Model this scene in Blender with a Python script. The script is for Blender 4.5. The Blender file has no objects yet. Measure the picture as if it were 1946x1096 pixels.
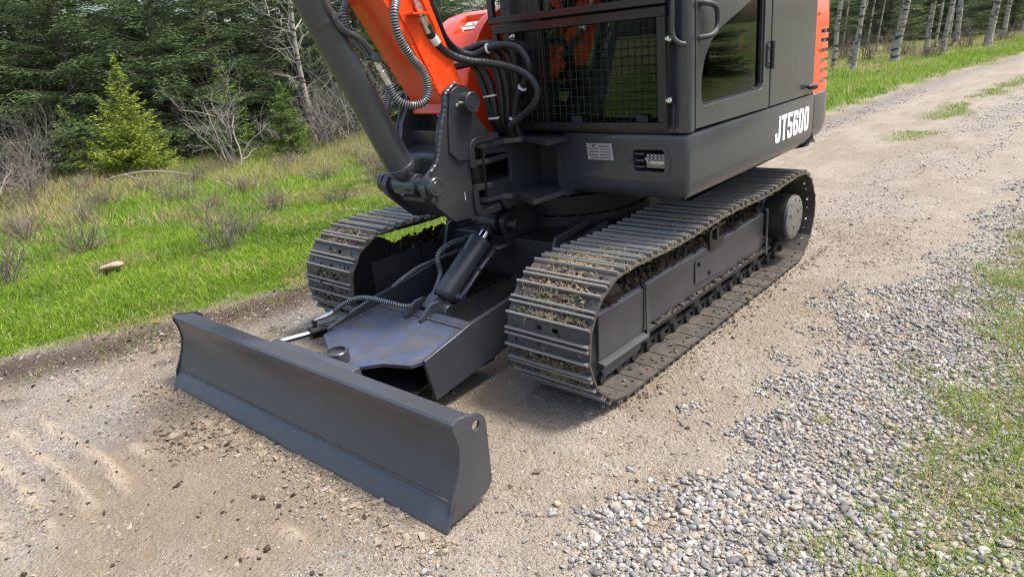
import bpy, bmesh, math, random
import numpy as np
from math import sin, cos, pi, radians, sqrt, atan2, hypot
from mathutils import Vector, Matrix
from mathutils.geometry import tessellate_polygon

random.seed(7)
rng = np.random.default_rng(7)
S = bpy.context.scene
COL = S.collection

# ------------------------------------------------------------------ camera, sky, sun, exposure
CAM_F = 1280.948 / 1946.0
CAM_YAW, CAM_PITCH, CAM_ROLL = -0.7507, -0.3480, -0.0979
CAM_POS = np.array([2.247, -2.623, 1.396])


def cam_axes():
    f = np.array([sin(CAM_YAW) * cos(CAM_PITCH), cos(CAM_YAW) * cos(CAM_PITCH), sin(CAM_PITCH)])
    r0 = np.array([cos(CAM_YAW), -sin(CAM_YAW), 0.0])
    u0 = np.cross(r0, f)
    r = cos(CAM_ROLL) * r0 + sin(CAM_ROLL) * u0
    u = -sin(CAM_ROLL) * r0 + cos(CAM_ROLL) * u0
    return r, u, f


AX_R, AX_U, AX_F = cam_axes()
cd = bpy.data.cameras.new('camera')
cd.sensor_width = 36.0
cd.lens = 36.0 * CAM_F
cd.clip_start, cd.clip_end = 0.05, 800.0
cam = bpy.data.objects.new('camera', cd)
COL.objects.link(cam)
mw = Matrix.Identity(4)
for i in range(3):
    mw[i][0], mw[i][1], mw[i][2], mw[i][3] = AX_R[i], AX_U[i], -AX_F[i], CAM_POS[i]
cam.matrix_world = mw
S.camera = cam

SUN_DIR = Vector((0.34, 0.30, 0.89)).normalized()
wd = bpy.data.worlds.new('World')
S.world = wd
wd.use_nodes = True
wn = wd.node_tree
sky = wn.nodes.new('ShaderNodeTexSky')
sky.sky_type = 'NISHITA'
sky.sun_disc = False
sky.sun_elevation = math.asin(SUN_DIR.z)
sky.sun_rotation = atan2(SUN_DIR.x, SUN_DIR.y)
sky.air_density, sky.dust_density, sky.ozone_density = 1.0, 4.0, 0.7
bgn = wn.nodes['Background']
bgn.inputs['Strength'].default_value = 0.15
wn.links.new(sky.outputs['Color'], bgn.inputs['Color'])

sl = bpy.data.lights.new('sun', 'SUN')
sl.energy = 2.4
sl.angle = radians(11)
sl.color = (1.0, 0.955, 0.89)
so = bpy.data.objects.new('sun', sl)
COL.objects.link(so)
so.rotation_euler = SUN_DIR.to_track_quat('Z', 'Y').to_euler()
S.view_settings.view_transform = 'Standard'
S.view_settings.look = 'None'
S.view_settings.gamma = 1.0
S.view_settings.use_curve_mapping = False
S.view_settings.exposure = 1.25
S.cycles.use_denoising = True
S.cycles.denoiser = 'OPENIMAGEDENOISE'
S.cycles.denoising_input_passes = 'RGB_ALBEDO_NORMAL'
S.cycles.denoising_prefilter = 'NONE'
S.cycles.adaptive_threshold = 0.006
S.cycles.filter_width = 1.2
S.cycles.max_bounces = 8
S.cycles.sample_clamp_indirect = 4.0


# ------------------------------------------------------------------ materials
class NT:
    def __init__(self, name):
        self.m = bpy.data.materials.new(name)
        self.m.use_nodes = True
        self.t = self.m.node_tree
        self.t.nodes.clear()
        self.out = self.t.nodes.new('ShaderNodeOutputMaterial')

    def n(self, typ, **kw):
        nd = self.t.nodes.new('ShaderNode' + typ)
        for k, v in kw.items():
            if k in nd.inputs:
                nd.inputs[k].default_value = v
            else:
                setattr(nd, k, v)
        return nd

    def l(self, a, b):
        self.t.links.new(a, b)

    def coord(self, kind='Object'):
        return self.n('TexCoord').outputs[kind]

    def noise(self, scale, detail=5, rough=0.6, vec=None, dist=0.0):
        nd = self.n('TexNoise')
        nd.inputs['Scale'].default_value = scale
        nd.inputs['Detail'].default_value = detail
        nd.inputs['Roughness'].default_value = rough
        nd.inputs['Distortion'].default_value = dist
        self.l(vec if vec is not None else self.coord(), nd.inputs['Vector'])
        return nd.outputs['Fac']

    def ramp(self, fac, stops, interp='LINEAR'):
        nd = self.n('ValToRGB')
        cr = nd.color_ramp
        cr.interpolation = interp
        while len(cr.elements) < len(stops):
            cr.elements.new(0.5)
        for e, (p, c) in zip(cr.elements, stops):
            e.position = p
            e.color = (*c, 1) if len(c) == 3 else c
        self.l(fac, nd.inputs['Fac'])
        return nd.outputs['Color']

    def rampf(self, fac, a, b):
        return self.ramp(fac, [(a, (0, 0, 0)), (b, (1, 1, 1))])

    def mix(self, fac, a, b, mode='MIX'):
        nd = self.n('Mix', data_type='RGBA', blend_type=mode)
        for sock, v in ((nd.inputs[0], fac), (nd.inputs[6], a), (nd.inputs[7], b)):
            if hasattr(v, 'is_linked'):
                self.l(v, sock)
            else:
                sock.default_value = v if not isinstance(v, tuple) else (*v[:3], 1)
        return nd.outputs[2]

    def math(self, op, a, b=0.0):
        nd = self.n('Math', operation=op)
        for sock, v in ((nd.inputs[0], a), (nd.inputs[1], b)):
            if hasattr(v, 'is_linked'):
                self.l(v, sock)
            else:
                sock.default_value = v
        return nd.outputs[0]

    def attr(self, name):
        nd = self.n('Attribute')
        nd.attribute_name = name
        return nd.outputs['Fac']

    def bump(self, h, strength=0.3, dist=0.01):
        nd = self.n('Bump')
        nd.inputs['Strength'].default_value = strength
        nd.inputs['Distance'].default_value = dist
        self.l(h, nd.inputs['Height'])
        return nd.outputs['Normal']

    def bsdf(self, color=None, rough=0.5, metal=0.0, normal=None, spec=0.5, coat=0.0, coat_rough=0.1):
        nd = self.n('BsdfPrincipled')
        for key, v in (('Base Color', color), ('Roughness', rough), ('Metallic', metal)):
            if v is None:
                continue
            if hasattr(v, 'is_linked'):
                self.l(v, nd.inputs[key])
            else:
                nd.inputs[key].default_value = (*v, 1) if isinstance(v, tuple) else v
        nd.inputs['Specular IOR Level'].default_value = spec
        nd.inputs['Coat Weight'].default_value = coat
        nd.inputs['Coat Roughness'].default_value = coat_rough
        if normal is not None:
            self.l(normal, nd.inputs['Normal'])
        self.l(nd.outputs[0], self.out.inputs['Surface'])
        return nd


def paint(name, col, rough=0.36, dust=0.25, dustcol=(0.16, 0.13, 0.10), coat=0.15, spec=0.5, orange_peel=0.02, scale=1.0, coat_rough=0.1):
    t = NT(name)
    n1 = t.noise(3.0 * scale, 6, 0.65)
    n2 = t.noise(38.0 * scale, 4, 0.7)
    c = t.mix(t.rampf(n1, 0.3, 0.75), tuple(x * 0.85 for x in col), tuple(min(1, x * 1.15) for x in col))
    d = t.math('MULTIPLY', t.rampf(t.math('ADD', t.math('MULTIPLY', n1, 0.6), t.math('MULTIPLY', n2, 0.4)), 0.5, 0.75), dust)
    c = t.mix(d, c, dustcol)
    r = t.math('ADD', t.math('MULTIPLY', n1, 0.10), rough - 0.05)
    r = t.math('ADD', r, t.math('MULTIPLY', d, 0.5))
    t.bsdf(c, r, 0.0, t.bump(n2, 0.015, orange_peel * 0.05), spec, coat, coat_rough)
    return t.m


def plain(name, col, rough=0.5, metal=0.0, var=0.15, scale=20):
    t = NT(name)
    n = t.noise(scale, 4, 0.6)
    c = t.mix(n, tuple(x * (1 - var) for x in col), tuple(min(1, x * (1 + var)) for x in col))
    t.bsdf(c, t.math('ADD', t.math('MULTIPLY', n, 0.2), rough - 0.1), metal, t.bump(n, 0.1, 0.002))
    return t.m


M = {}
M['charcoal'] = paint('charcoal_paint', (0.035, 0.0385, 0.045), 0.30, 0.05, coat=0.4)
M['casting'] = paint('charcoal_casting_paint', (0.030, 0.032, 0.036), 0.36, 0.10, coat=0.25)
M['cabpaint'] = paint('charcoal_gloss_paint', (0.034, 0.037, 0.042), 0.28, 0.0, coat=0.4)
M['blade'] = paint('charcoal_blade_paint', (0.037, 0.0385, 0.044), 0.42, 0.10, dustcol=(0.10, 0.095, 0.09), coat=0.12, coat_rough=0.3)
M['black'] = paint('satin_black_paint', (0.008, 0.008, 0.009), 0.34, 0.06, coat=0.15)
M['wire'] = plain('black_wire', (0.006, 0.006, 0.006), 0.65)
M['slew'] = plain('dark_greased_steel', (0.010, 0.010, 0.0105), 0.5)
M['under'] = paint('dusty_dark_steel', (0.014, 0.014, 0.0145), 0.5, 0.35, dustcol=(0.07, 0.055, 0.042))
M['orange'] = paint('orange_paint', (0.80, 0.070, 0.012), 0.30, 0.03, dustcol=(0.5, 0.25, 0.15), coat=0.5)
M['frame'] = paint('track_frame_paint', (0.056, 0.057, 0.061), 0.40, 0.40, dustcol=(0.15, 0.128, 0.105), scale=1.6)
M['chrome'] = plain('polished_rod', (0.75, 0.75, 0.77), 0.17, 1.0, 0.05)
M['zinc'] = plain('zinc_fitting', (0.58, 0.57, 0.52), 0.38, 1.0, 0.12, 60)
M['rubber'] = plain('black_rubber', (0.016, 0.016, 0.017), 0.45, 0.0, 0.2, 40)
M['tie'] = plain('white_nylon', (0.75, 0.75, 0.75), 0.5)
M['white'] = plain('white_vinyl', (0.82, 0.83, 0.84), 0.45, 0, 0.03)
M['plate'] = plain('brushed_aluminium', (0.42, 0.42, 0.44), 0.4, 0.8, 0.15, 90)
M['ink'] = plain('black_ink', (0.02, 0.02, 0.02), 0.6)
M['hubcover'] = plain('cast_grey_cover', (0.15, 0.147, 0.135), 0.55, 0.2, 0.3, 30)
M['dark'] = plain('matt_black_fill', (0.006, 0.006, 0.006), 0.9)
M['interior'] = plain('dark_trim_plastic', (0.03, 0.031, 0.032), 0.6)
M['lining'] = plain('olive_grey_cab_lining', (0.26, 0.27, 0.20), 0.7)
M['seat'] = plain('grey_seat_cloth', (0.09, 0.10, 0.10), 0.85, 0, 0.3, 60)
M['red'] = plain('red_plastic', (0.85, 0.05, 0.02), 0.4)
M['lens'] = plain('clear_lamp_reflector', (0.20, 0.20, 0.195), 0.25, 1.0, 0.4, 80)
M['straw'] = plain('dry_straw', (0.36, 0.28, 0.16), 0.8, 0, 0.3, 30)


def m_top_plate():
    t = NT('scuffed_blue_black_plate')
    n1 = t.noise(11, 6, 0.65)
    n2 = t.noise(5.5, 6, 0.7, dist=0.4)
    n3 = t.noise(60, 3, 0.7)
    c = t.mix(t.rampf(n1, 0.44, 0.60), (0.052, 0.056, 0.068), (0.040, 0.062, 0.125))
    c = t.mix(t.math('MULTIPLY', t.rampf(n2, 0.45, 0.62), 0.5), c, (0.105, 0.092, 0.078))
    c = t.mix(t.rampf(n3, 0.68, 0.76), c, (0.24, 0.23, 0.22))
    t.bsdf(c, t.math('ADD', t.math('MULTIPLY', n1, 0.15), 0.36), 0, t.bump(n3, 0.08, 0.001))
    return t.m


M['topplate'] = m_top_plate()


def m_blade():
    t = NT('scuffed_blade_paint')
    mp = t.n('Mapping')
    mp.inputs['Scale'].default_value = (1.0, 6.0, 6.0)
    mp.inputs['Rotation'].default_value = (0.5, 0.2, 0.9)
    t.l(t.coord(), mp.inputs['Vector'])
    n1 = t.noise(3.0, 6, 0.65)
    n2 = t.noise(26, 5, 0.75, mp.outputs[0])
    n3 = t.noise(45, 3, 0.7)
    n4 = t.noise(2.2, 4, 0.6)
    c = t.mix(t.rampf(n1, 0.3, 0.75), (0.040, 0.042, 0.049), (0.052, 0.055, 0.063))
    c = t.mix(t.math('MULTIPLY', t.rampf(n2, 0.66, 0.70), t.rampf(n4, 0.5, 0.6)), c, (0.13, 0.12, 0.115))
    c = t.mix(t.math('MULTIPLY', t.rampf(n3, 0.70, 0.74), t.rampf(n1, 0.58, 0.66)), c, (0.26, 0.11, 0.045))
    c = t.mix(t.math('MULTIPLY', t.rampf(n1, 0.5, 0.75), 0.25), c, (0.10, 0.09, 0.08))
    t.bsdf(c, t.math('ADD', t.math('MULTIPLY', n1, 0.14), 0.36), 0, t.bump(n3, 0.02, 0.001), 0.5, 0.3, 0.22)
    return t.m


M['blade'] = m_blade()


def m_shoe():
    t = NT('worn_track_steel')
    co = t.coord()
    sep = t.n('SeparateXYZ')
    t.l(co, sep.inputs[0])
    oi = t.n('ObjectInfo')
    add = t.n('VectorMath', operation='ADD')
    t.l(co, add.inputs[0])
    cmb = t.n('CombineXYZ')
    for i in range(3):
        t.l(t.math('MULTIPLY', oi.outputs['Random'], 31.0 + 7 * i), cmb.inputs[i])
    t.l(cmb.outputs[0], add.inputs[1])
    v = add.outputs[0]
    n1 = t.noise(14, 6, 0.7, v)
    n2 = t.noise(70, 4, 0.7, v)
    c = t.mix(n1, (0.040, 0.037, 0.034), (0.085, 0.075, 0.064))
    c = t.mix(t.math('MULTIPLY', t.rampf(n1, 0.48, 0.66), 0.6), c, (0.125, 0.096, 0.070))
    top = t.rampf(t.math('ADD', sep.outputs['Z'], t.math('MULTIPLY', n2, 0.006)), 0.0185, 0.0275)
    c = t.mix(t.math('MULTIPLY', top, 0.8), c, (0.33, 0.31, 0.28))
    t.bsdf(c, t.math('ADD', t.math('MULTIPLY', n1, 0.3), 0.34), t.math('MULTIPLY', top, 0.5), t.bump(n2, 0.25, 0.003))
    return t.m


M['shoe'] = m_shoe()


def m_glass():
    t = NT('tinted_cab_glass')
    tr = t.n('BsdfTransparent')
    tr.inputs['Color'].default_value = (0.52, 0.62, 0.50, 1)
    gl = t.n('BsdfGlossy')
    gl.inputs['Roughness'].default_value = 0.012
    gl.inputs['Color'].default_value = (0.70, 0.74, 0.72, 1)
    fr = t.n('Fresnel')
    fr.inputs['IOR'].default_value = 1.5
    mx = t.n('MixShader')
    t.l(t.math('MINIMUM', t.math('MULTIPLY', fr.outputs[0], 1.0), 1.0), mx.inputs[0])
    t.l(tr.outputs[0], mx.inputs[1])
    t.l(gl.outputs[0], mx.inputs[2])
    t.l(mx.outputs[0], t.out.inputs['Surface'])
    return t.m


M['glass'] = m_glass()


def m_tinted(name, stops, rough=0.8, translucent=0.0, spec=0.3, noise_scale=None):
    """colour picked by the per-element attribute 'tint'"""
    t = NT(name)
    c = t.ramp(t.attr('tint'), stops)
    if noise_scale:
        n = t.noise(noise_scale, 4, 0.6)
        c = t.mix(t.math('MULTIPLY', n, 0.8), c, t.mix(1.0, c, (0.55, 0.55, 0.55), 'MULTIPLY'))
    b = t.bsdf(c, rough, 0, None, spec)
    if translucent > 0:
        tl = t.n('BsdfTranslucent')
        t.l(c, tl.inputs['Color'])
        mx = t.n('MixShader')
        mx.inputs[0].default_value = translucent
        t.l(b.outputs[0], mx.inputs[1])
        t.l(tl.outputs[0], mx.inputs[2])
        t.l(mx.outputs[0], t.out.inputs['Surface'])
    return t.m


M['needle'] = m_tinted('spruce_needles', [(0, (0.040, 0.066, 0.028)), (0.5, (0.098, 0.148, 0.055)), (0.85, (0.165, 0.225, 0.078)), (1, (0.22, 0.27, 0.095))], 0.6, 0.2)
M['needle_bright'] = m_tinted('young_fir_needles', [(0, (0.095, 0.15, 0.022)), (0.5, (0.24, 0.32, 0.038)), (1, (0.44, 0.47, 0.075))], 0.6, 0.3)
M['needle_mid'] = m_tinted('green_fir_needles', [(0, (0.05, 0.10, 0.016)), (0.5, (0.125, 0.205, 0.028)), (1, (0.25, 0.32, 0.05))], 0.6, 0.3)
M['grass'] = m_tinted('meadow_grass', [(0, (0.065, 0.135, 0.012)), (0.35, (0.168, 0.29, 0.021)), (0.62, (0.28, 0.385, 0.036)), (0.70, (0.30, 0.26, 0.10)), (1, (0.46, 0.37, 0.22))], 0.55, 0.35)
M['pebble'] = m_tinted('river_gravel', [(0, (0.12, 0.115, 0.11)), (0.20, (0.20, 0.196, 0.19)), (0.45, (0.30, 0.293, 0.278)), (0.66, (0.36, 0.33, 0.28)), (0.78, (0.38, 0.30, 0.20)), (0.84, (0.26, 0.205, 0.15)), (0.92, (0.38, 0.365, 0.33)), (1.0, (0.47, 0.46, 0.435))], 0.75, 0, 0.3, 90)
M['clod'] = m_tinted('soil_clods', [(0, (0.04, 0.03, 0.022)), (0.25, (0.07, 0.053, 0.038)), (0.5, (0.20, 0.155, 0.108)), (1, (0.36, 0.30, 0.225))], 0.9, 0, 0.2, 60)
M['twig'] = m_tinted('bare_twigs', [(0, (0.06, 0.046, 0.036)), (0.5, (0.125, 0.10, 0.08)), (1, (0.25, 0.215, 0.175))], 0.8)
M['greytwig'] = m_tinted('weathered_grey_branches', [(0, (0.085, 0.075, 0.066)), (0.5, (0.155, 0.14, 0.125)), (1, (0.32, 0.30, 0.275))], 0.8)
M['palebark'] = m_tinted('pale_bare_branches', [(0, (0.16, 0.145, 0.115)), (0.5, (0.29, 0.27, 0.22)), (1, (0.42, 0.40, 0.34))], 0.8)
M['leaf'] = m_tinted('small_spring_leaves', [(0, (0.08, 0.14, 0.02)), (0.5, (0.16, 0.22, 0.03)), (1, (0.32, 0.33, 0.07))], 0.6, 0.3)
M['flower'] = plain('yellow_petals', (0.75, 0.5, 0.02), 0.6)
M['sprucebark'] = plain('dark_spruce_bark', (0.06, 0.048, 0.04), 0.9, 0, 0.4, 25)


def m_aspen():
    t = NT('white_aspen_bark')
    co = t.coord()
    mp = t.n('Mapping')
    mp.inputs['Scale'].default_value = (1, 1, 3.2)
    t.l(co, mp.inputs['Vector'])
    oi = t.n('ObjectInfo')
    sh = t.n('VectorMath', operation='ADD')
    t.l(mp.outputs[0], sh.inputs[0])
    cmb = t.n('CombineXYZ')
    t.l(t.math('MULTIPLY', oi.outputs['Random'], 57.0), cmb.inputs[2])
    t.l(cmb.outputs[0], sh.inputs[1])
    n1 = t.noise(4.5, 5, 0.7, sh.outputs[0])
    n2 = t.noise(20, 4, 0.6, sh.outputs[0])
    sep = t.n('SeparateXYZ')
    t.l(co, sep.inputs[0])
    c = t.mix(n2, (0.22, 0.20, 0.155), (0.42, 0.39, 0.32))
    c = t.mix(t.rampf(n1, 0.515, 0.56), c, (0.03, 0.026, 0.024))
    c = t.mix(t.math('MULTIPLY', t.rampf(n2, 0.57, 0.62), 0.8), c, (0.06, 0.052, 0.045))
    low = t.rampf(t.math('ADD', sep.outputs['Z'], t.math('MULTIPLY', n1, 0.9)), 1.05, 0.45)
    c = t.mix(t.math('MULTIPLY', low, 0.85), c, (0.05, 0.042, 0.037))
    t.bsdf(c, 0.75, 0, t.bump(n1, 0.4, 0.01))
    return t.m


M['aspen'] = m_aspen()


def m_ground():
    t = NT('dirt_road_and_meadow_soil')
    co = t.coord()
    n0 = t.noise(0.7, 5, 0.6)
    n1 = t.noise(3.5, 6, 0.65)
    n2 = t.noise(22, 6, 0.7)
    n3 = t.noise(110, 4, 0.7)
    vo = t.n('TexVoronoi')
    vo.inputs['Scale'].default_value = 75
    t.l(co, vo.inputs['Vector'])
    vo2 = t.n('TexVoronoi')
    vo2.inputs['Scale'].default_value = 30
    t.l(co, vo2.inputs['Vector'])
    dirt = t.mix(t.rampf(n1, 0.3, 0.7), (0.212, 0.171, 0.122), (0.300, 0.253, 0.190))
    dirt = t.mix(t.math('MULTIPLY', t.rampf(n0, 0.35, 0.65), 0.5), dirt, (0.272, 0.243, 0.202))
    dirt = t.mix(t.math('MULTIPLY', t.rampf(n2, 0.42, 0.68), 0.5), dirt, (0.185, 0.138, 0.096))
    peb = t.ramp(vo.outputs['Color'], [(0.0, (0.20, 0.185, 0.165)), (0.5, (0.33, 0.295, 0.245)), (1.0, (0.47, 0.435, 0.38))])
    spot = t.math('MULTIPLY', t.rampf(vo.outputs['Distance'], 0.42, 0.25), t.rampf(n2, 0.40, 0.6))
    dirt = t.mix(t.math('MULTIPLY', spot, 0.5), dirt, peb)
    spot2 = t.math('MULTIPLY', t.rampf(vo2.outputs['Distance'], 0.30, 0.16), t.rampf(n1, 0.50, 0.62))
    peb2 = t.ramp(vo2.outputs['Color'], [(0.0, (0.22, 0.205, 0.19)), (0.5, (0.34, 0.30, 0.25)), (1.0, (0.45, 0.425, 0.39))])
    dirt = t.mix(t.math('MULTIPLY', spot2, 0.55), dirt, peb2)
    n4 = t.noise(9, 6, 0.75, dist=0.8)
    dirt = t.mix(t.math('MULTIPLY', t.rampf(n4, 0.50, 0.66), 0.6), dirt, (0.155, 0.120, 0.088))
    dirt = t.mix(t.math('MULTIPLY', t.rampf(n4, 0.45, 0.32), 0.4), dirt, (0.34, 0.30, 0.245))
    dirt = t.mix(t.math('MULTIPLY', t.rampf(n3, 0.56, 0.68), 0.75), dirt, (0.115, 0.088, 0.062))
    grav = t.mix(t.rampf(vo.outputs['Distance'], 0.55, 0.2), (0.19, 0.17, 0.145), peb)
    soil = t.mix(n2, (0.135, 0.102, 0.066), (0.260, 0.207, 0.142))
    dirt = t.mix(t.math('MULTIPLY', t.attr('soil'), 0.65), dirt, soil)
    c = t.mix(t.attr('gravel'), dirt, grav)
    mudc = t.mix(n2, (0.040, 0.030, 0.021), (0.10, 0.074, 0.052))
    c = t.mix(t.math('MULTIPLY', t.attr('mud'), t.rampf(n2, 0.25, 0.45)), c, mudc)
    gr = t.mix(t.rampf(n1, 0.35, 0.65), (0.085, 0.15, 0.018), (0.16, 0.215, 0.03))
    gr = t.mix(t.math('MULTIPLY', t.rampf(t.attr('dry'), 0.3, 0.8), 0.85), gr, (0.26, 0.205, 0.12))
    gr = t.mix(t.math('MULTIPLY', t.rampf(n3, 0.45, 0.65), 0.5), gr, (0.04, 0.055, 0.012))
    c = t.mix(t.attr('grass'), c, gr)
    c = t.mix(t.attr('imprint'), c, (0.42, 0.345, 0.255))
    h = t.math('ADD', t.math('MULTIPLY', n2, 0.8), t.math('MULTIPLY', n3, 0.45))
    h = t.math('ADD', h, t.math('MULTIPLY', n4, 0.9))
    h = t.math('ADD', h, t.math('MULTIPLY', vo.outputs['Distance'], -0.35))
    t.bsdf(c, 0.9, 0, t.bump(h, 0.9, 0.028), 0.25)
    return t.m


M['ground'] = m_ground()


# ------------------------------------------------------------------ helpers
def link(o, parent=None):
    COL.objects.link(o)
    if parent is not None:
        o.parent = parent
    return o


def thing(name, label, cat, loc=(0, 0, 0), group=None):
    o = bpy.data.objects.new(name, None)
    COL.objects.link(o)
    o.location = loc
    o['label'] = label
    o['category'] = cat
    if group:
        o['group'] = group
    return o


def tag(o, label, cat, group=None):
    o['label'] = label
    o['category'] = cat
    if group:
        o['group'] = group
    return o


def fillet(pts, r, n=4):
    """round every corner of a 2-D polygon (r: number or list)"""
    out = []
    k = len(pts)
    for i, p in enumerate(pts):
        ri = r[i] if isinstance(r, (list, tuple)) else r
        p = Vector(p)
        if ri <= 0:
            out.append((p.x, p.y))
            continue
        a = Vector(pts[i - 1]) - p
        b = Vector(pts[(i + 1) % k]) - p
        ang = a.angle(b)
        d = min(ri / max(math.tan(ang / 2), 1e-4), a.length * 0.48, b.length * 0.48)
        pa, pb = p + a.normalized() * d, p + b.normalized() * d
        for j in range(n + 1):
            s = j / n
            q = pa * (1 - s) ** 2 + p * 2 * s * (1 - s) + pb * s ** 2
            out.append((q.x, q.y))
    return out


def circ(cx, cy, r, n=16, a0=0.0, a1=2 * pi):
    full = abs(a1 - a0 - 2 * pi) < 1e-6
    m = n if full else n + 1
    return [(cx + r * cos(a0 + (a1 - a0) * i / n), cy + r * sin(a0 + (a1 - a0) * i / n)) for i in range(m)]


def smooth_path(pts, step=0.02):
    P = [np.array(p, float) for p in pts]
    P = [2 * P[0] - P[1]] + P + [2 * P[-1] - P[-2]]
    out = []
    for i in range(1, len(P) - 2):
        p0, p1, p2, p3 = P[i - 1:i + 3]
        n = max(2, int(np.linalg.norm(p2 - p1) / step))
        for j in range(n):
            t = j / n
            out.append(0.5 * (2 * p1 + (p2 - p0) * t + (2 * p0 - 5 * p1 + 4 * p2 - p3) * t * t + (3 * p1 - p0 - 3 * p2 + p3) * t ** 3))
    out.append(P[-2])
    return out


class B:
    def __init__(self):
        self.bm = bmesh.new()

    def face(self, vs):
        try:
            return self.bm.faces.new(vs)
        except ValueError:
            return None

    def box(self, x0, x1, y0, y1, z0, z1, R=None, c=None):
        co = [(x, y, z) for x in (x0, x1) for y in (y0, y1) for z in (z0, z1)]
        if R is not None:
            c = Vector(c)
            co = [c + R @ (Vector(p) - c) for p in co]
        v = [self.bm.verts.new(p) for p in co]
        for f in ((0, 1, 3, 2), (4, 6, 7, 5), (0, 4, 5, 1), (2, 3, 7, 6), (0, 2, 6, 4), (1, 5, 7, 3)):
            self.face([v[i] for i in f])
        return self

    def prism(self, axis, lo, hi, outer, holes=(), fn=None):
        def P(a, b, h):
            p = {'x': (h, a, b), 'y': (a, h, b), 'z': (a, b, h)}[axis]
            return fn(Vector(p)) if fn else p
        loops = [list(outer)] + [list(h) for h in holes]
        tris = [] if not holes else tessellate_polygon([[Vector((a, b, 0)) for a, b in lp] for lp in loops])
        V = [[], []]
        for lp in loops:
            for a, b in lp:
                V[0].append(self.bm.verts.new(P(a, b, lo)))
                V[1].append(self.bm.verts.new(P(a, b, hi)))
        if not holes:
            self.face(V[0])
            self.face(list(reversed(V[1])))
        for t in tris:
            if len(set(t)) == 3:
                self.face([V[0][i] for i in t])
                self.face([V[1][i] for i in reversed(t)])
        s = 0
        for lp in loops:
            n = len(lp)
            for i in range(n):
                j = (i + 1) % n
                self.face([V[0][s + i], V[0][s + j], V[1][s + j], V[1][s + i]])
            s += n
        return self

    def loft(self, rings, cap=True):
        R = [[self.bm.verts.new(p) for p in r] for r in rings]
        n = len(R[0])
        for a, b in zip(R, R[1:]):
            for i in range(n):
                j = (i + 1) % n
                self.face([a[i], a[j], b[j], b[i]])
        if cap:
            self.face(R[0])
            self.face(list(reversed(R[-1])))
        return self

    def tube(self, pts, r, seg=10, cap=True, up=None):
        pts = [Vector(p) for p in pts]
        n = len(pts)
        rs = r if hasattr(r, '__len__') else [r] * n
        rings = []
        nrm = None
        for i in range(n):
            t = (pts[min(i + 1, n - 1)] - pts[max(i - 1, 0)])
            if t.length < 1e-9:
                t = Vector((0, 0, 1))
            t.normalize()
            if nrm is None:
                nrm = t.orthogonal().normalized() if up is None else (Vector(up) - t * t.dot(Vector(up))).normalized()
            nrm = (nrm - t * t.dot(nrm)).normalized()
            bn = t.cross(nrm)
            rings.append([pts[i] + (nrm * cos(2 * pi * k / seg) + bn * sin(2 * pi * k / seg)) * rs[i] for k in range(seg)])
        return self.loft(rings, cap)

    def cyl(self, p0, p1, r0, r1=None, seg=24):
        return self.tube([p0, p1], [r0, r0 if r1 is None else r1], seg)

    def lathe(self, p0, d, prof, seg=28):
        """prof: list of (distance along d, radius)"""
        p0, d = Vector(p0), Vector(d).normalized()
        u = d.orthogonal().normalized()
        w = d.cross(u)
        rings = [[p0 + d * h + (u * cos(2 * pi * k / seg) + w * sin(2 * pi * k / seg)) * max(r, 1e-4) for k in range(seg)] for h, r in prof]
        return self.loft(rings)

    def bolt(self, p, d, r=0.012, h=0.009):
        d = Vector(d).normalized()
        p = Vector(p)
        self.lathe(p - d * 0.002, d, [(0, r * 1.35), (0.003, r * 1.35), (0.003, r), (h, r), (h + 0.001, r * 0.8)], 6)
        return self

    def build(self, name, mat, parent=None, bevel=0.0, seg=2, sharp=35, jitter=0.0):
        bmesh.ops.recalc_face_normals(self.bm, faces=self.bm.faces[:])
        me = bpy.data.meshes.new(name)
        self.bm.to_mesh(me)
        self.bm.free()
        me.materials.append(mat)
        me.polygons.foreach_set('use_smooth', [True] * len(me.polygons))
        me.set_sharp_from_angle(angle=radians(sharp))
        o = bpy.data.objects.new(name, me)
        link(o, parent)
        if bevel > 0:
            m = o.modifiers.new('bevel', 'BEVEL')
            m.width, m.segments, m.limit_method, m.angle_limit = bevel, seg, 'ANGLE', radians(38)
            m.harden_normals = True
            m.use_clamp_overlap = True
        return o


def cut(o, cutters):
    """boolean difference, applied"""
    dg0 = []
    for c in cutters:
        m = o.modifiers.new('cut', 'BOOLEAN')
        m.object, m.operation, m.solver = c, 'DIFFERENCE', 'EXACT'
    bpy.context.view_layer.update()
    dg = bpy.context.evaluated_depsgraph_get()
    me = bpy.data.meshes.new_from_object(o.evaluated_get(dg))
    o.modifiers.clear()
    o.data = me
    me.polygons.foreach_set('use_smooth', [True] * len(me.polygons))
    me.set_sharp_from_angle(angle=radians(30))
    for c in cutters:
        bpy.data.objects.remove(c)


def fast_mesh(name, V, F, mat, tint=None, smooth=False, extra=None):
    V = np.ascontiguousarray(V, np.float32)
    F = np.ascontiguousarray(F, np.int32)
    me = bpy.data.meshes.new(name)
    me.vertices.add(len(V))
    me.vertices.foreach_set('co', V.ravel())
    k = F.shape[1]
    me.loops.add(F.size)
    me.loops.foreach_set('vertex_index', F.ravel())
    me.polygons.add(len(F))
    me.polygons.foreach_set('loop_start', np.arange(0, F.size, k, dtype=np.int32))
    me.polygons.foreach_set('loop_total', np.full(len(F), k, np.int32))
    me.polygons.foreach_set('use_smooth', np.full(len(F), smooth, bool))
    me.update(calc_edges=True)
    for nm, arr in ([('tint', tint)] if tint is not None else []) + list((extra or {}).items()):
        a = me.attributes.new(nm, 'FLOAT', 'POINT')
        a.data.foreach_set('value', np.ascontiguousarray(arr, np.float32))
    me.materials.append(mat)
    return bpy.data.objects.new(name, me)


def copy_tree(o, parent=None):
    c = o.copy()
    COL.objects.link(c)
    c.parent = parent
    for ch in list(o.children):
        copy_tree(ch, c)
    return c


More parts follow.
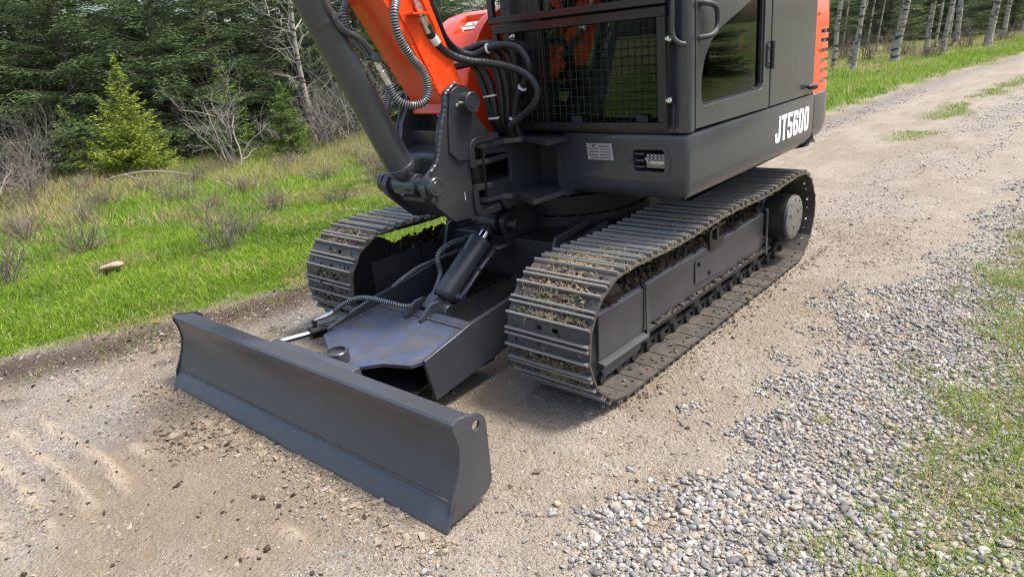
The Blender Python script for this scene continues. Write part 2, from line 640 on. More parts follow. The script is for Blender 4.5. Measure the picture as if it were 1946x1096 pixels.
# value noise in numpy
_tab = np.random.default_rng(3).random((256, 256)).astype(np.float32)


def vnoise(x, y):
    xi, yi = np.floor(x).astype(int), np.floor(y).astype(int)
    fx, fy = x - xi, y - yi
    fx, fy = fx * fx * (3 - 2 * fx), fy * fy * (3 - 2 * fy)
    a = _tab[xi & 255, yi & 255]; b = _tab[(xi + 1) & 255, yi & 255]
    c = _tab[xi & 255, (yi + 1) & 255]; d = _tab[(xi + 1) & 255, (yi + 1) & 255]
    return (a * (1 - fx) + b * fx) * (1 - fy) + (c * (1 - fx) + d * fx) * fy


def fbm(x, y, s, o=4, seed=0.0):
    v, a, tot = 0.0, 1.0, 0.0
    for i in range(o):
        v = v + a * vnoise(x * s + 17.3 * i + seed, y * s - 9.1 * i + seed * 1.7)
        tot += a
        a *= 0.55
        s *= 2.1
    return v / tot


def sstep(a, b, x):
    t = np.clip((x - a) / (b - a), 0, 1)
    return t * t * (3 - 2 * t)


# ------------------------------------------------------------------ ground zones
def edge_left(y):
    return np.interp(y, [-8, -3, -2, -1.3, -0.9, -0.4, 2, 7.5, 10.7, 13.9, 16.75, 19, 24, 60], [-3.6, -2.65, -2.2, -1.92, -1.8, -1.72, -1.45, -0.95, -0.8, -0.55, -0.1, 0.13, 0.7, 9])


def gravel_l(y):
    return np.interp(y, [-6, -1.6, -1.2, -0.5, 0.2, 1.2, 2, 4.2, 8, 12, 60], [1.25, 1.2, 1.14, 1.22, 1.28, 1.33, 1.42, 1.72, 2.4, 3.1, 16])


def gravel_r(y):
    return np.interp(y, [-6, -1.3, -0.6, 0.3, 1.7, 2.7, 5, 8, 12, 60], [1.58, 1.62, 1.67, 1.70, 1.68, 1.76, 2.1, 2.9, 3.8, 18])


def zones(x, y):
    e = edge_left(y)
    nz = fbm(x, y, 2.3, 4, 1.0) - 0.5
    nz2 = fbm(x, y, 7.0, 3, 5.0) - 0.5
    w = nz * 0.55 + nz2 * 0.25
    grass = sstep(-0.10, 0.25, e - x + w)
    gl, gr = gravel_l(y), gravel_r(y)
    wg = nz * 0.45 + nz2 * 0.5
    grav = sstep(-0.02, 0.30, x - gl + wg * 1.3) * (1 - 0.5 * sstep(0.0, 0.45, x - gr + wg))
    # strips along the far road
    mid = np.interp(y, [0.5, 3.4, 8.8, 14, 60], [1.02, 0.84, 1.2, 1.9, 12])
    midm = np.exp(-((x - mid) / 0.30) ** 2) * sstep(1.4, 2.8, y) * sstep(0.30, 0.60, fbm(x, y, 2.0, 3, 9.0) + 0.06)
    lft = np.exp(-((x - e - 0.38) / 0.17) ** 2) * sstep(1.5, 3, y)
    pt = np.exp(-(((x + 1.2) / 0.33) ** 2 + ((y + 0.75) / 0.38) ** 2)) * sstep(0.3, 0.6, fbm(x, y, 5.0, 3, 2.0) + .1)
    lowleft = 0.55 * sstep(0.52, 0.64, fbm(x, y, 0.9, 4, 21.0)) * sstep(-1.5, -1.9, y)
    grav = np.clip(np.maximum.reduce([grav, 0.75 * midm, 0.95 * lft, pt, lowleft]), 0, 1) * (1 - grass)
    verge = sstep(0.0, 0.30, x - gr + wg)
    tuft = sstep(0.485, 0.61, fbm(x, y, 4.2, 4, 31.0) + 0.17 * sstep(0.0, 0.40, x - gr))
    vg = verge * tuft
    # median tufts
    med = np.interp(y, [5, 7, 10, 12, 60], [0.45, 0.52, 0.65, 0.85, 11])
    mt = 0.7 * np.exp(-((x - med) / 0.20) ** 2) * sstep(5.2, 6.5, y) * sstep(0.5, 0.6, fbm(x, y, 2.6, 3, 41.0) + 0.02)
    mud = np.exp(-((x - e - 0.20 + 0.15 * nz) / 0.26) ** 2) * (0.35 + 0.65 * sstep(3.0, 0.5, y)) * (1 - 0.5 * grass)
    mud = np.maximum(mud, 0.8 * np.exp(-((x - e - 0.5) / 0.3) ** 2) * sstep(0.5, 0.62, fbm(x, y, 4.0, 4, 11.0)) * sstep(2, 0, y))
    dry = sstep(0.46, 0.66, fbm(x, y, 1.3, 4, 51.0) + 0.22 * sstep(-5.6, -8.0, x - 0.25 * y) - 0.05) * sstep(0.35, 1.3, e - x)
    dry = np.maximum(dry, 0.75 * sstep(0.56, 0.68, fbm(x, y, 2.2, 4, 151.0)) * sstep(0.9, 2.2, e - x))
    dry = np.maximum(dry, 0.7 * verge * sstep(0.4, 0.6, fbm(x, y, 4.0, 3, 61.0)))
    dry = np.maximum(dry, 0.9 * np.exp(-((e - x - 0.1) / 0.22) ** 2) * sstep(.45, .6, fbm(x, y, 3.0, 3, 71.0)))
    rmead = sstep(2.0, 3.2, x - gr + w)
    soil = sstep(0.40, 0.62, fbm(x, y, 1.6, 4, 211.0) + 0.12 * sstep(0.12, 0.0, np.abs(y + 1.70)) + 0.10 * sstep(-0.8, -1.4, y)) * sstep(-0.4, -1.0, y) * sstep(1.0, 0.4, x)
    soil = np.maximum(soil, 0.7 * sstep(0.5, 0.6, fbm(x, y, 3.3, 4, 221.0)) * sstep(1.5, 1.0, np.abs(x)))
    return dict(soil=soil, grass=np.clip(grass + vg * 0.35 + mt + rmead, 0, 1), lawn=grass, verge=verge, vtuft=vg, mtuft=mt, gravel=grav, mud=np.clip(mud, 0, 1), dry=np.clip(dry, 0, 1))


def imprint(x, y):
    ph = (y + 0.02 * np.sin(3 * x) + 0.10 * fbm(x, y, 1.2, 2, 5.0)) / 0.125
    tri = sstep(0.20, 0.08, np.abs(ph % 1.0 - 0.5))
    m = sstep(-1.65, -1.4, x) * sstep(-0.15, -0.35, x) + sstep(0.35, 0.5, x) * sstep(0.95, 0.85, x)
    m = m * sstep(-1.68, -1.85, y) * sstep(0.42, 0.54, fbm(x, y, 3.0, 3, 81.0))
    return tri * m


def height(x, y):
    z = (fbm(x, y, 1.1, 4, 4.0) - 0.5) * 0.05 + (fbm(x, y, 9.0, 4, 6.0) - 0.5) * 0.018
    away = np.maximum(sstep(0.55, 0.9, np.abs(x - 0.0) - 0.45), sstep(1.6, 2.1, np.abs(y - 0.2)))
    z = z * (0.35 + 0.65 * away) - 0.004
    e = edge_left(y)
    z = z + 0.05 * np.exp(-((x - e - 0.1) / 0.16) ** 2) * (fbm(x, y, 3.5, 3, 14.0)) * sstep(4, 1, y)
    z = z + 0.010 * np.exp(-((y + 1.70 + 0.03 * np.sin(5 * x)) / 0.06) ** 2) * sstep(1.05, 0.8, np.abs(x)) * (0.4 + fbm(x, y, 6.0, 3, 15.0))
    z = z + (fbm(x, y, 0.35, 3, 24.0) - 0.5) * 0.25 * sstep(1.0, 5.0, e - x)
    z = z + 0.020 * imprint(x, y)
    z = z + 0.02 * sstep(-0.1, 0.3, x - gravel_l(y)) * (fbm(x, y, 3.0, 3, 34.0))
    return z


def axis_grid(lo, hi, a, b, step, grow):
    mid = np.arange(a, b + 1e-6, step)
    L, x, s = [], a, step
    while x > lo:
        s *= grow
        x -= s
        L.append(x)
    Rr, x, s = [], b, step
    while x < hi:
        s *= grow
        x += s
        Rr.append(x)
    return np.array(L[::-1] + list(mid) + Rr)


gx = axis_grid(-260, 220, -2.6, 2.4, 0.027, 1.07)
gy = axis_grid(-160, 320, -2.6, 1.3, 0.027, 1.055)
GX, GY = np.meshgrid(gx, gy, indexing='ij')
zz = zones(GX, GY)
GZ = height(GX, GY)
ny = len(gy)
ii, jj = np.meshgrid(np.arange(len(gx) - 1), np.arange(ny - 1), indexing='ij')
Fall = np.stack([ii * ny + jj, (ii + 1) * ny + jj, (ii + 1) * ny + jj + 1, ii * ny + jj + 1], -1).reshape(-1, 4)
fcx = (gx[:-1, None] + gx[1:, None]) / 2 + 0 * gy[None, :-1]
fcy = 0 * gx[:-1, None] + (gy[None, :-1] + gy[None, 1:]) / 2
is_road = ((fcx > edge_left(fcy) - 0.05) & (fcx < gravel_r(fcy) + 0.1)).ravel()
Vall = np.stack([GX, GY, GZ], -1).reshape(-1, 3)
imp = imprint(GX, GY)
ATT = {k: zz[k].ravel() for k in ('grass', 'gravel', 'mud', 'dry', 'soil')}
ATT['imprint'] = (imp * 0.85).ravel()


def sub_mesh(name, sel):
    F = Fall[sel]
    used = np.unique(F)
    mp = np.zeros(len(Vall), np.int64)
    mp[used] = np.arange(len(used))
    o = fast_mesh(name, Vall[used], mp[F], M['ground'], smooth=True, extra={k: v[used] for k, v in ATT.items()})
    link(o)
    o['kind'] = 'structure'
    return o


sub_mesh('gravel_road', is_road)
sub_mesh('ground', ~is_road)


def in_view(P, margin=0.10, near=0.3):
    d = P - CAM_POS
    zf = d @ AX_F
    u = (d @ AX_R) / np.maximum(zf, 1e-3) * CAM_F
    v = (d @ AX_U) / np.maximum(zf, 1e-3) * CAM_F
    return (zf > near) & (np.abs(u) < 0.5 + margin) & (np.abs(v) < 0.2817 + margin)


# ------------------------------------------------------------------ the excavator
EX = thing('excavator', 'charcoal and orange tracked excavator with front dozer blade parked on the gravel road', 'excavator')

# ---- crawler tracks
TR, TZ, TYF, TYR = 0.258, 0.285, -0.566, 1.290
TX, TW = 0.7235, 0.403
NS = 43


def track_path():
    pts = []
    n = 60
    for i in range(n):                      # top, front to rear, slight sag either side of the carrier roller
        t = i / n
        y = TYF + (TYR - TYF) * t
        pts.append((y, TZ + TR - 0.014 * sin(2 * pi * t) ** 2))
    for i in range(40):
        a = pi / 2 - pi * i / 40
        pts.append((TYR + TR * cos(a), TZ + TR * sin(a)))
    for i in range(n):
        t = i / n
        pts.append((TYR + (TYF - TYR) * t, TZ - TR))
    for i in range(40):
        a = -pi / 2 - pi * i / 40
        pts.append((TYF + TR * cos(a), TZ + TR * sin(a)))
    P = np.array(pts + [pts[0]])
    s = np.r_[0, np.cumsum(np.hypot(*np.diff(P, axis=0).T))]
    return P, s


TP, TS = track_path()
PITCH = TS[-1] / NS


def track_at(s):
    s = s % TS[-1]
    return Vector((np.interp(s, TS, TP[:, 0]), np.interp(s, TS, TP[:, 1])))


def make_shoe(parent):
    b = B()
    w, h = TW / 2, PITCH / 2
    holes = [[(sx * 0.040 - 0.016, 0.034), (sx * 0.040 + 0.016, 0.034), (sx * 0.040 + 0.016, h - 0.008), (sx * 0.040 - 0.016, h - 0.008)] for sx in (-1, 1)]
    holes += [circ(sx * 0.155, yy, 0.0075, 8) for sx in (-1, 1) for yy in (-0.028, 0.022)]
    b.prism('z', 0.0, 0.008, [(-w, -h - 0.002), (w, -h - 0.002), (w, h + 0.001), (-w, h + 0.001)], holes)
    b.box(-w, w, h - 0.014, h + 0.005, -0.003, 0.0005)
    for yc in (-h + 0.010, -0.004, h - 0.046):
        pr = [(yc - 0.0085, 0.0075), (yc + 0.0085, 0.0075), (yc + 0.0045, 0.0265), (yc + 0.0015, 0.0278), (yc - 0.0035, 0.0268)]
        b.prism('x', -w + 0.001, w - 0.001, pr)
    return b.build('track_shoe', M['shoe'], parent, sharp=30)


def make_link(parent):
    b = B()
    for sx in (-1, 1):
        x0 = sx * 0.036
        x1 = sx * 0.058
        prof = fillet([(-0.066, -0.046), (-0.040, -0.052), (0.040, -0.052), (0.070, -0.044), (0.070, -0.016), (0.036, -0.010), (0.028, 0.001), (-0.028, 0.001), (-0.040, -0.010), (-0.066, -0.016)], 0.006, 2)
        hole = [(-0.016, -0.032), (0.018, -0.032), (0.018, -0.012), (-0.016, -0.012)]
        b.prism('x', min(x0, x1), max(x0, x1), prof, [hole])
        b.cyl((x1, 0.062, -0.028), (x1 + sx * 0.016, 0.062, -0.028), 0.023, 0.021, 14)
        b.cyl((x1 + sx * 0.014, 0.062, -0.030), (x1 + sx * 0.0165, 0.062, -0.030), 0.011, 0.010, 10)
    b.cyl((-0.05, 0.062, -0.030), (0.05, 0.062, -0.030), 0.016, None, 8)
    return b.build('chain_link', M['under'], parent, sharp=35)


def make_track(sx):
    tr = bpy.data.objects.new('crawler_track', None)
    link(tr, EX)
    sh0, lk0 = make_shoe(tr), make_link(tr)
    for i in range(NS):
        s = i * PITCH
        p0, p1 = track_at(s - PITCH / 2), track_at(s + PITCH / 2)
        c = (p0 + p1) / 2
        t = (p1 - p0).normalized()
        nrm = Vector((-t.y, t.x))           # outward for this direction of travel
        R = Matrix(((1, 0, 0), (0, t.x, nrm.x), (0, t.y, nrm.y))).to_4x4()
        for src in (sh0, lk0):
            o = src if i == 0 else src.copy()
            if i:
                COL.objects.link(o)
                o.parent = tr
            jt = random.uniform(-0.002, 0.002)
            o.matrix_local = Matrix.Translation((sx * TX + (jt if src is sh0 else 0), c.x, c.y)) @ R
    return tr


for sx in (1, -1):
    make_track(sx)

# ---- track frames, hubs, rollers
for sx in (1, -1):
    def X(a, b_):
        return (min(sx * a, sx * b_), max(sx * a, sx * b_))
    b = B()
    prof = fillet([(0.66, 0.15), (0.790, 0.15), (0.796, 0.350), (0.780, 0.366), (0.66, 0.366)], [0, 0, 0.004, 0.01, 0], 3)
    prof = [(sx * p, q) for p, q in prof]
    b.prism('y', -0.23, 1.09, prof)
    fr = b.build('track_frame', M['frame'], EX, 0.006)
    b = B()                                  # tensioner guard at the front, slightly proud
    prof = [(sx * p, q) for p, q in fillet([(0.655, 0.142), (0.794, 0.142), (0.802, 0.345), (0.785, 0.362), (0.655, 0.362)], [0, 0, 0.004, 0.012, 0], 3)]
    b.prism('y', -0.588, -0.242, prof)
    b.build('tensioner_guard', M['frame'], fr, 0.005)
    b = B()
    prof = [(sx * p, q) for p, q in [(0.70, 0.106), (0.808, 0.106), (0.824, 0.122), (0.824, 0.134), (0.795, 0.141), (0.70, 0.141)]]
    b.prism('y', -0.594, -0.244, prof)
    b.build('guard_rail', M['frame'], fr, 0.003)
    b = B()
    b.prism('x', *X(0.772, 0.798), fillet([(-0.585, 0.112), (-0.26, 0.112), (-0.28, 0.066), (-0.56, 0.058)], 0.02))
    b.build('guide_plate', M['frame'], fr, 0.003)
    for y0, y1, ztop in ((-0.238, -0.214, 0.376), (1.092, 1.116, 0.382)):
        b = B()                              # bent flat bar straps over the beam
        path = fillet([(0.66, ztop), (0.812, ztop), (0.812, 0.108), (0.805, 0.108), (0.805, ztop - 0.007), (0.66, ztop - 0.007)], [0, 0.02, 0, 0, 0.014, 0], 4)
        b.prism('y', y0, y1, [(sx * p, q) for p, q in path])
        b.build('strap', M['frame'], fr, 0.002)
    b = B()                                  # lower ledge carrying the bolts
    b.prism('y', -0.212, 1.17, [(sx * p, q) for p, q in [(0.66, 0.122), (0.806, 0.122), (0.810, 0.127), (0.810, 0.145), (0.806, 0.148), (0.66, 0.148)]])
    b.build('roller_ledge', M['under'], fr, 0.002)
    for yy in (-0.15, 0.09, 0.18, 0.45, 0.53, 0.78, 0.855, 1.075, 1.145):
        b = B()
        b.bolt((sx * 0.801, yy, 0.147), (0, 0, 1), 0.009, 0.014)
        b.build('bolt', M['under'], fr)
    b = B()                                  # access cover with two bolts
    b.prism('x', *X(0.7955, 0.800), fillet([(0.243, 0.206), (0.555, 0.186), (0.552, 0.318), (0.243, 0.327)], 0.006))
    cv = b.build('access_cover', M['frame'], fr, 0.0015)
    for yy, z_ in ((0.278, 0.298), (0.388, 0.222)):
        b = B()
        b.bolt((sx * 0.800, yy, z_), (sx, 0, 0), 0.010, 0.011)
        b.build('bolt', M['under'], cv)
    b = B()                                  # carrier roller and its bracket
    b.box(*X(0.775, 0.806), 0.385, 0.412, 0.335, 0.46)
    b.box(*X(0.69, 0.815), 0.386, 0.54, 0.440, 0.455)
    b.box(*X(0.801, 0.806), 0.40, 0.545, 0.335, 0.385)
    b.box(*X(0.785, 0.815), 0.445, 0.470, 0.375, 0.485)
    b.build('roller_bracket', M['under'], fr, 0.003)
    b = B()
    b.lathe((sx * 0.66, 0.38, 0.475), (sx, 0, 0), [(0, 0.036), (0.02, 0.036), (0.02, 0.026), (0.11, 0.026), (0.11, 0.036), (0.14, 0.036)], 20)
    b.build('carrier_roller', M['under'], fr)
    for yy in (-0.22, 0.02, 0.26, 0.50, 0.74, 0.98):
        b = B()
        b.lathe((sx * 0.645, yy, 0.115), (sx, 0, 0), [(0, 0.03), (0.02, 0.044), (0.045, 0.044), (0.05, 0.034), (0.105, 0.034), (0.11, 0.044), (0.135, 0.044), (0.155, 0.03)], 16)
        b.build('track_roller', M['under'], fr)
    b = B()
    b.lathe((sx * 0.66, TYF, TZ), (sx, 0, 0), [(0, 0.06), (0.0, 0.20), (0.02, 0.205), (0.045, 0.205), (0.05, 0.185), (0.075, 0.185), (0.08, 0.205), (0.105, 0.205), (0.125, 0.20), (0.125, 0.06)], 36)
    b.build('idler_wheel', M['under'], EX)
    # sprocket + final drive
    b = B()
    teeth = []
    for k in range(21):
        a = 2 * pi * k / 21
        for da, r in ((-0.10, 0.185), (-0.045, 0.215), (0.045, 0.215), (0.10, 0.185)):
            teeth.append((TYR + r * cos(a + da), TZ + r * sin(a + da)))
    b.prism('x', *X(0.706, 0.741), teeth)
    sp = b.build('drive_sprocket', M['under'], EX, 0.002)
    b = B()
    b.lathe((sx * 0.60, TYR - 0.012, TZ + 0.01), (sx, 0, 0), [(0, 0.15), (0.10, 0.15), (0.105, 0.142), (0.15, 0.142), (0.155, 0.133), (0.285, 0.131), (0.290, 0.127)], 40)
    fd = b.build('final_drive', M['under'], EX)
    b = B()
    b.lathe((sx * 0.8895, TYR - 0.012, TZ + 0.01), (sx, 0, 0), [(0, 0.126), (0.010, 0.126), (0.0125, 0.122), (0.0125, 0.06), (0.014, 0.058), (0.014, 0.001)], 40)
    hc = b.build('drive_cover', M['hubcover'], fd)
    for k in range(10):
        a = 2 * pi * k / 10 + 0.3
        b = B()
        b.bolt((sx * 0.902, TYR - 0.012 + 0.108 * cos(a), TZ + 0.01 + 0.108 * sin(a)), (sx, 0, 0), 0.0065, 0.006)
        b.build('bolt', M['hubcover'], hc)
    for a, r, dr in ((0.6, 0.062, 0.016), (2.7, 0.07, 0.014), (4.6, 0.05, 0.012)):
        b = B()
        b.lathe((sx * 0.902, TYR - 0.012 + r * cos(a), TZ + 0.01 + r * sin(a)), (sx, 0, 0), [(0, dr), (0.006, dr * 0.95), (0.0065, dr * 0.5)], 6)
        b.build('plug', M['hubcover'], hc)

# ---- undercarriage body and slew ring
b = B()
b.prism('z', 0.30, 0.50, fillet([(-0.36, -0.26), (0.36, -0.26), (0.46, 0.0), (0.46, 0.78), (0.36, 0.95), (-0.36, 0.95), (-0.46, 0.78), (-0.46, 0.0)], 0.05))
for sx in (1, -1):
    for yy, dy in ((-0.02, -0.14), (0.72, 0.14)):
        b.prism('y', yy - 0.11, yy + 0.11, [(sx * 0.40, 0.49), (sx * 0.56, 0.46), (sx * 0.68, 0.33), (sx * 0.68, 0.16), (sx * 0.60, 0.17), (sx * 0.40, 0.28)])
under = b.build('undercarriage_body', M['under'], EX, 0.008)
b = B()
b.lathe((0, 0.36, 0.49), (0, 0, 1), [(0, 0.42), (0.06, 0.42), (0.065, 0.395), (0.12, 0.395), (0.125, 0.43), (0.165, 0.43), (0.17, 0.40), (0.24, 0.40)], 56)
sr = b.build('slew_ring', M['slew'], EX)
for k in range(28):
    a = 2 * pi * k / 28
    b = B()
    b.bolt((0.408 * cos(a), 0.36 + 0.408 * sin(a), 0.549), (0, 0, 1), 0.009, 0.012)
    b.build('bolt', M['under'], sr)
for sx in (-0.115, 0.055):                   # ears carrying the lift cylinder
    b = B()
    b.prism('x', sx, sx + 0.03, fillet([(-0.33, 0.62), (-0.20, 0.645), (0.06, 0.50), (0.06, 0.30), (-0.22, 0.30), (-0.30, 0.48)], [0.05, 0.05, 0.01, 0.01, 0.02, 0.03], 5))
    b.build('lift_ear', M['under'], under, 0.004)
for sx in (1, -1):                           # stiffeners seen behind the tracks
    for k in range(2):
        b = B()
        b.prism('x', sx * (0.36 + 0.10 * k) - 0.008, sx * (0.36 + 0.10 * k) + 0.008, fillet([(-0.42 + 0.1 * k, 0.16), (-0.36 + 0.1 * k, 0.16), (-0.24 + 0.1 * k, 0.50), (0.0, 0.53), (0.0, 0.56), (-0.28 + 0.1 * k, 0.535)], 0.03))
        b.build('stiffener', M['charcoal'], under, 0.003)

# ---- dozer blade
PSI = radians(1.56)
BO = Vector((-0.046, -1.589, 0.0))
EXB, EYB = Vector((cos(PSI), sin(PSI), 0)), Vector((-sin(PSI), cos(PSI), 0))
BL = 1.859


def bl(p):                                    # local (along, depth, height) -> world
    return BO + EXB * p[0] + EYB * p[1] + Vector((0, 0, p[2]))


face = [(0.046, 0.073), (0.066, 0.120), (0.086, 0.165), (0.101, 0.214), (0.103, 0.250), (0.097, 0.288), (0.088, 0.318), (0.087, 0.331), (0.096, 0.340)]
back = [(0.178, 0.322), (0.185, 0.312), (0.181, 0.306)] + [(d + 0.013, h - 0.010) for d, h in reversed(face[:-1])]
prof = face + back
b = B()
b.prism('x', -BL / 2 + 0.012, BL / 2 - 0.012, prof, fn=bl)
b.prism('x', -0.28, 0.28, [(0.10, 0.06), (0.13, 0.30), (0.24, 0.30), (0.26, 0.20), (0.26, 0.10), (0.20, 0.05)], fn=bl)
for xx in (-0.62, 0.0, 0.62):
    b.prism('x', xx - 0.01, xx + 0.01, [(0.06, 0.05), (0.115, 0.25), (0.11, 0.31), (0.19, 0.305), (0.20, 0.10)], fn=bl)
bp = b.build('dozer_blade', M['blade'], EX, 0.002)
b = B()
b.prism('x', -BL / 2, BL / 2, [(0.0, -0.008), (0.010, -0.012), (0.062, 0.076), (0.053, 0.080), (0.045, 0.072)], fn=bl)
b.build('cutting_edge', M['blade'], bp, 0.0015)
b = B()                                       # weld bead between mouldboard and cutting edge
pts, rad = [], []
for i in range(260):
    x_ = -BL / 2 + 0.015 + (BL - 0.03) * i / 259
    pts.append(bl((x_, 0.0465 + 0.001 * sin(i * 1.7), 0.0775 + 0.0012 * sin(i * 0.9))))
    rad.append(0.0042 + 0.0012 * sin(i * 2.4) + 0.0008 * sin(i * 0.37))
b.tube(pts, rad, 6)
b.build('weld_bead', plain('weld_bead_paint', (0.075, 0.075, 0.078), 0.35, 0.2, 0.4, 120), bp)
ep = [(0.022, 0.010), (0.034, 0.075), (0.062, 0.123), (0.082, 0.165), (0.097, 0.214), (0.099, 0.251), (0.092, 0.287), (0.083, 0.315), (0.085, 0.333), (0.100, 0.3435), (0.123, 0.344), (0.181, 0.328), (0.204, 0.319), (0.222, 0.302), (0.229, 0.278), (0.226, 0.079), (0.220, 0.052), (0.205, 0.035), (0.182, 0.027)]
for s_ in (-1, 1):
    b = B()
    x0, x1 = s_ * (BL / 2 - 0.012), s_ * BL / 2
    b.prism('x', min(x0, x1), max(x0, x1), ep, [circ(0.182, 0.287, 0.0165, 18)], fn=bl)
    b.build('end_plate', M['blade'], bp, 0.002)

# ---- blade arm (A-frame)
def zt(y):
    return 0.235 + 0.08 * (y + 1.2)


b = B()
def rise(p):
    return Vector((p[0], p[1], p[2] + zt(p[1])))
tp = fillet([(-0.318, -0.79), (-0.318, -1.150), (-0.15, -1.235), (-0.095, -1.31), (-0.03, -1.345), (0.035, -1.31), (0.085, -1.265), (0.16, -1.195), (0.285, -1.150), (0.302, -1.115), (0.318, -1.09), (0.318, -0.79)], [0, 0.01, 0.05, 0.03, 0.07, 0.03, 0.03, 0.05, 0.01, 0.01, 0, 0], 5)
b.prism('z', -0.016, 0.0, tp, fn=rise)
arm = b.build('blade_arm', M['topplate'], EX, 0.002)
b = B()
tp2 = fillet([(-0.318, -0.70), (-0.318, -1.00), (-0.15, -1.20), (-0.095, -1.30), (-0.03, -1.335), (0.035, -1.30), (0.16, -1.19), (0.265, -1.12), (0.24, -1.05), (0.318, -0.95), (0.318, -0.70)], 0.02, 4)
b.prism('z', 0.085, 0.10, tp2)
b.build('lower_plate', M['under'], arm, 0.002)
for s_ in (-1, 1):
    b = B()
    sp_ = fillet([(-1.118, 0.256), (-1.084, 0.067), (-0.64, 0.122), (-0.16, 0.26), (-0.12, 0.37), (-0.20, 0.40), (-0.609, 0.338), (-0.855, 0.313)], [0.003, 0.003, 0.02, 0.06, 0.04, 0.03, 0.05, 0.05], 4)
    x0, x1 = s_ * 0.318, s_ * 0.338
    b.prism('x', min(x0, x1), max(x0, x1), sp_)
    b.build('side_plate', M['charcoal'], arm, 0.0025)
b = B()
b.cyl((-0.318, -0.785, zt(-0.785) - 0.034), (0.318, -0.785, zt(-0.785) - 0.034), 0.044, None, 28)
b.build('cross_tube', M['topplate'], arm)
b = B()
pts = [(x_, -0.826 + 0.0015 * sin(i * 2.1), zt(-0.826) + 0.003) for i, x_ in enumerate(np.linspace(-0.315, 0.315, 90))]
M['armweld'] = plain('arm_weld_paint', (0.09, 0.085, 0.078), 0.45, 0.1, 0.4, 90)
b.tube(pts, [0.006 + 0.0015 * sin(i * 1.9) for i in range(90)], 6)
b.build('weld_bead', M['armweld'], arm)
for s_ in (-1, 1):
    b = B()
    pts = [(s_ * 0.315, y_, zt(y_) + 0.002) for y_ in np.linspace(-1.10, -0.82, 50)]
    b.tube(pts, [0.0045 + 0.0013 * sin(i * 2.3) for i in range(50)], 6)
    b.build('weld_bead', M['armweld'], arm)
b = B()                                       # pivot pin collar
zc = zt(-1.29)
b.lathe((-0.032, -1.272, zc - 0.158), (0, 0, 1), [(0, 0.046), (0.158, 0.046), (0.158, 0.051), (0.207, 0.051), (0.211, 0.047), (0.211, 0.039), (0.196, 0.038), (0.196, 0.001)], 36)
pv = b.build('pivot_collar', M['charcoal'], arm)
b = B()
b.lathe((-0.015, -1.315, zc + 0.02), (0.35, -1, 0), [(-0.01, 0.009), (0.008, 0.009), (0.008, 0.006), (0.02, 0.005), (0.022, 0.003)], 8)
b.build('grease_nipple', M['charcoal'], pv)
for xx in (-0.082, 0.022):                    # lugs for the lift cylinder
    b = B()
    b.prism('x', xx, xx + 0.018, fillet([(-0.868, zt(-0.868) + 0.002), (-0.868, zt(-0.868) + 0.016), (-0.80, 0.325), (-0.745, 0.326), (-0.68, 0.30), (-0.672, 0.25), (-0.72, 0.215), (-0.80, zt(-0.8))], [0.002, 0.002, 0.02, 0.03, 0.03, 0.03, 0.03, 0.01], 4))
    b.build('lug', M['charcoal'], arm, 0.002)
b = B()
b.lathe((-0.095, -0.722, 0.263), (1, 0, 0), [(0, 0.026), (0.004, 0.028), (0.135, 0.028), (0.135, 0.041), (0.172, 0.041), (0.175, 0.038), (0.175, 0.034), (0.172, 0.033), (0.172, 0.004), (0.171, 0.003)], 30)
b.build('pin', M['charcoal'], arm)

# ---- lift cylinder
P0, P1 = Vector((-0.028, -0.722, 0.263)), Vector((-0.028, -0.272, 0.574))
ax = (P1 - P0).normalized()
LL = (P1 - P0).length
b = B()
b.lathe(P0 + ax * 0.065, ax, [(0, 0.034), (0.012, 0.046), (0.02, 0.053), (0.028, 0.055), (LL * 0.645 - 0.03, 0.055), (LL * 0.645 - 0.028, 0.057), (LL * 0.645, 0.057), (LL * 0.645 + 0.002, 0.050), (LL * 0.645 + 0.008, 0.030)], 36)
b.box(-0.056, 0.0, P0.y - 0.03, P0.y + 0.045, P0.z - 0.03, P0.z + 0.06, Matrix.Rotation(atan2(ax.z, ax.y), 3, 'X'), P0)
b.cyl((-0.060, P0.y, P0.z), (0.006, P0.y, P0.z), 0.040, None, 24)
lc = b.build('lift_cylinder', M['frame'], EX, 0.0015)
b = B()
b.cyl(P0 + ax * (LL * 0.645 + 0.06), P1 - ax * 0.03, 0.026, None, 24)
b.build('rod', M['chrome'], lc)
b = B()
b.lathe(P1 - ax * 0.078, ax, [(0, 0.030), (0.004, 0.034), (0.010, 0.034), (0.011, 0.030), (0.016, 0.030), (0.017, 0.035), (0.023, 0.035), (0.024, 0.031), (0.030, 0.031), (0.032, 0.038), (0.05, 0.044), (0.078, 0.046)], 24)
b.cyl((-0.085, P1.y, P1.z), (0.03, P1.y, P1.z), 0.055, None, 28)
b.build('rod_eye', M['under'], lc, 0.0015)
b = B()
b.lathe((-0.15, P1.y, P1.z), (1, 0, 0), [(0, 0.030), (0.005, 0.034), (0.285, 0.034), (0.29, 0.030)], 24)
b.build('pin', M['under'], lc)
b = B()
b.tube(smooth_path([(0.038, -0.615, 0.300), (0.045, -0.575, 0.328), (0.045, -0.47, 0.398), (0.045, -0.40, 0.438)], 0.02), 0.014, 10)
b.lathe((0.0, -0.622, 0.300), (1, 0.05, 0), [(0, 0.022), (0.045, 0.020), (0.05, 0.018), (0.066, 0.018), (0.068, 0.014)], 16)
b.box(0.005, 0.058, -0.492, -0.470, 0.376, 0.402)
b.build('oil_pipe', M['charcoal'], lc, 0.001)
b = B()
b.lathe((0.045, -0.41, 0.432), (0, 0.80, 0.52), [(0, 0.015), (0.004, 0.019), (0.03, 0.019), (0.032, 0.016), (0.05, 0.016), (0.052, 0.020), (0.075, 0.020), (0.08, 0.015)], 8)
b.build('pipe_fitting', M['under'], lc)


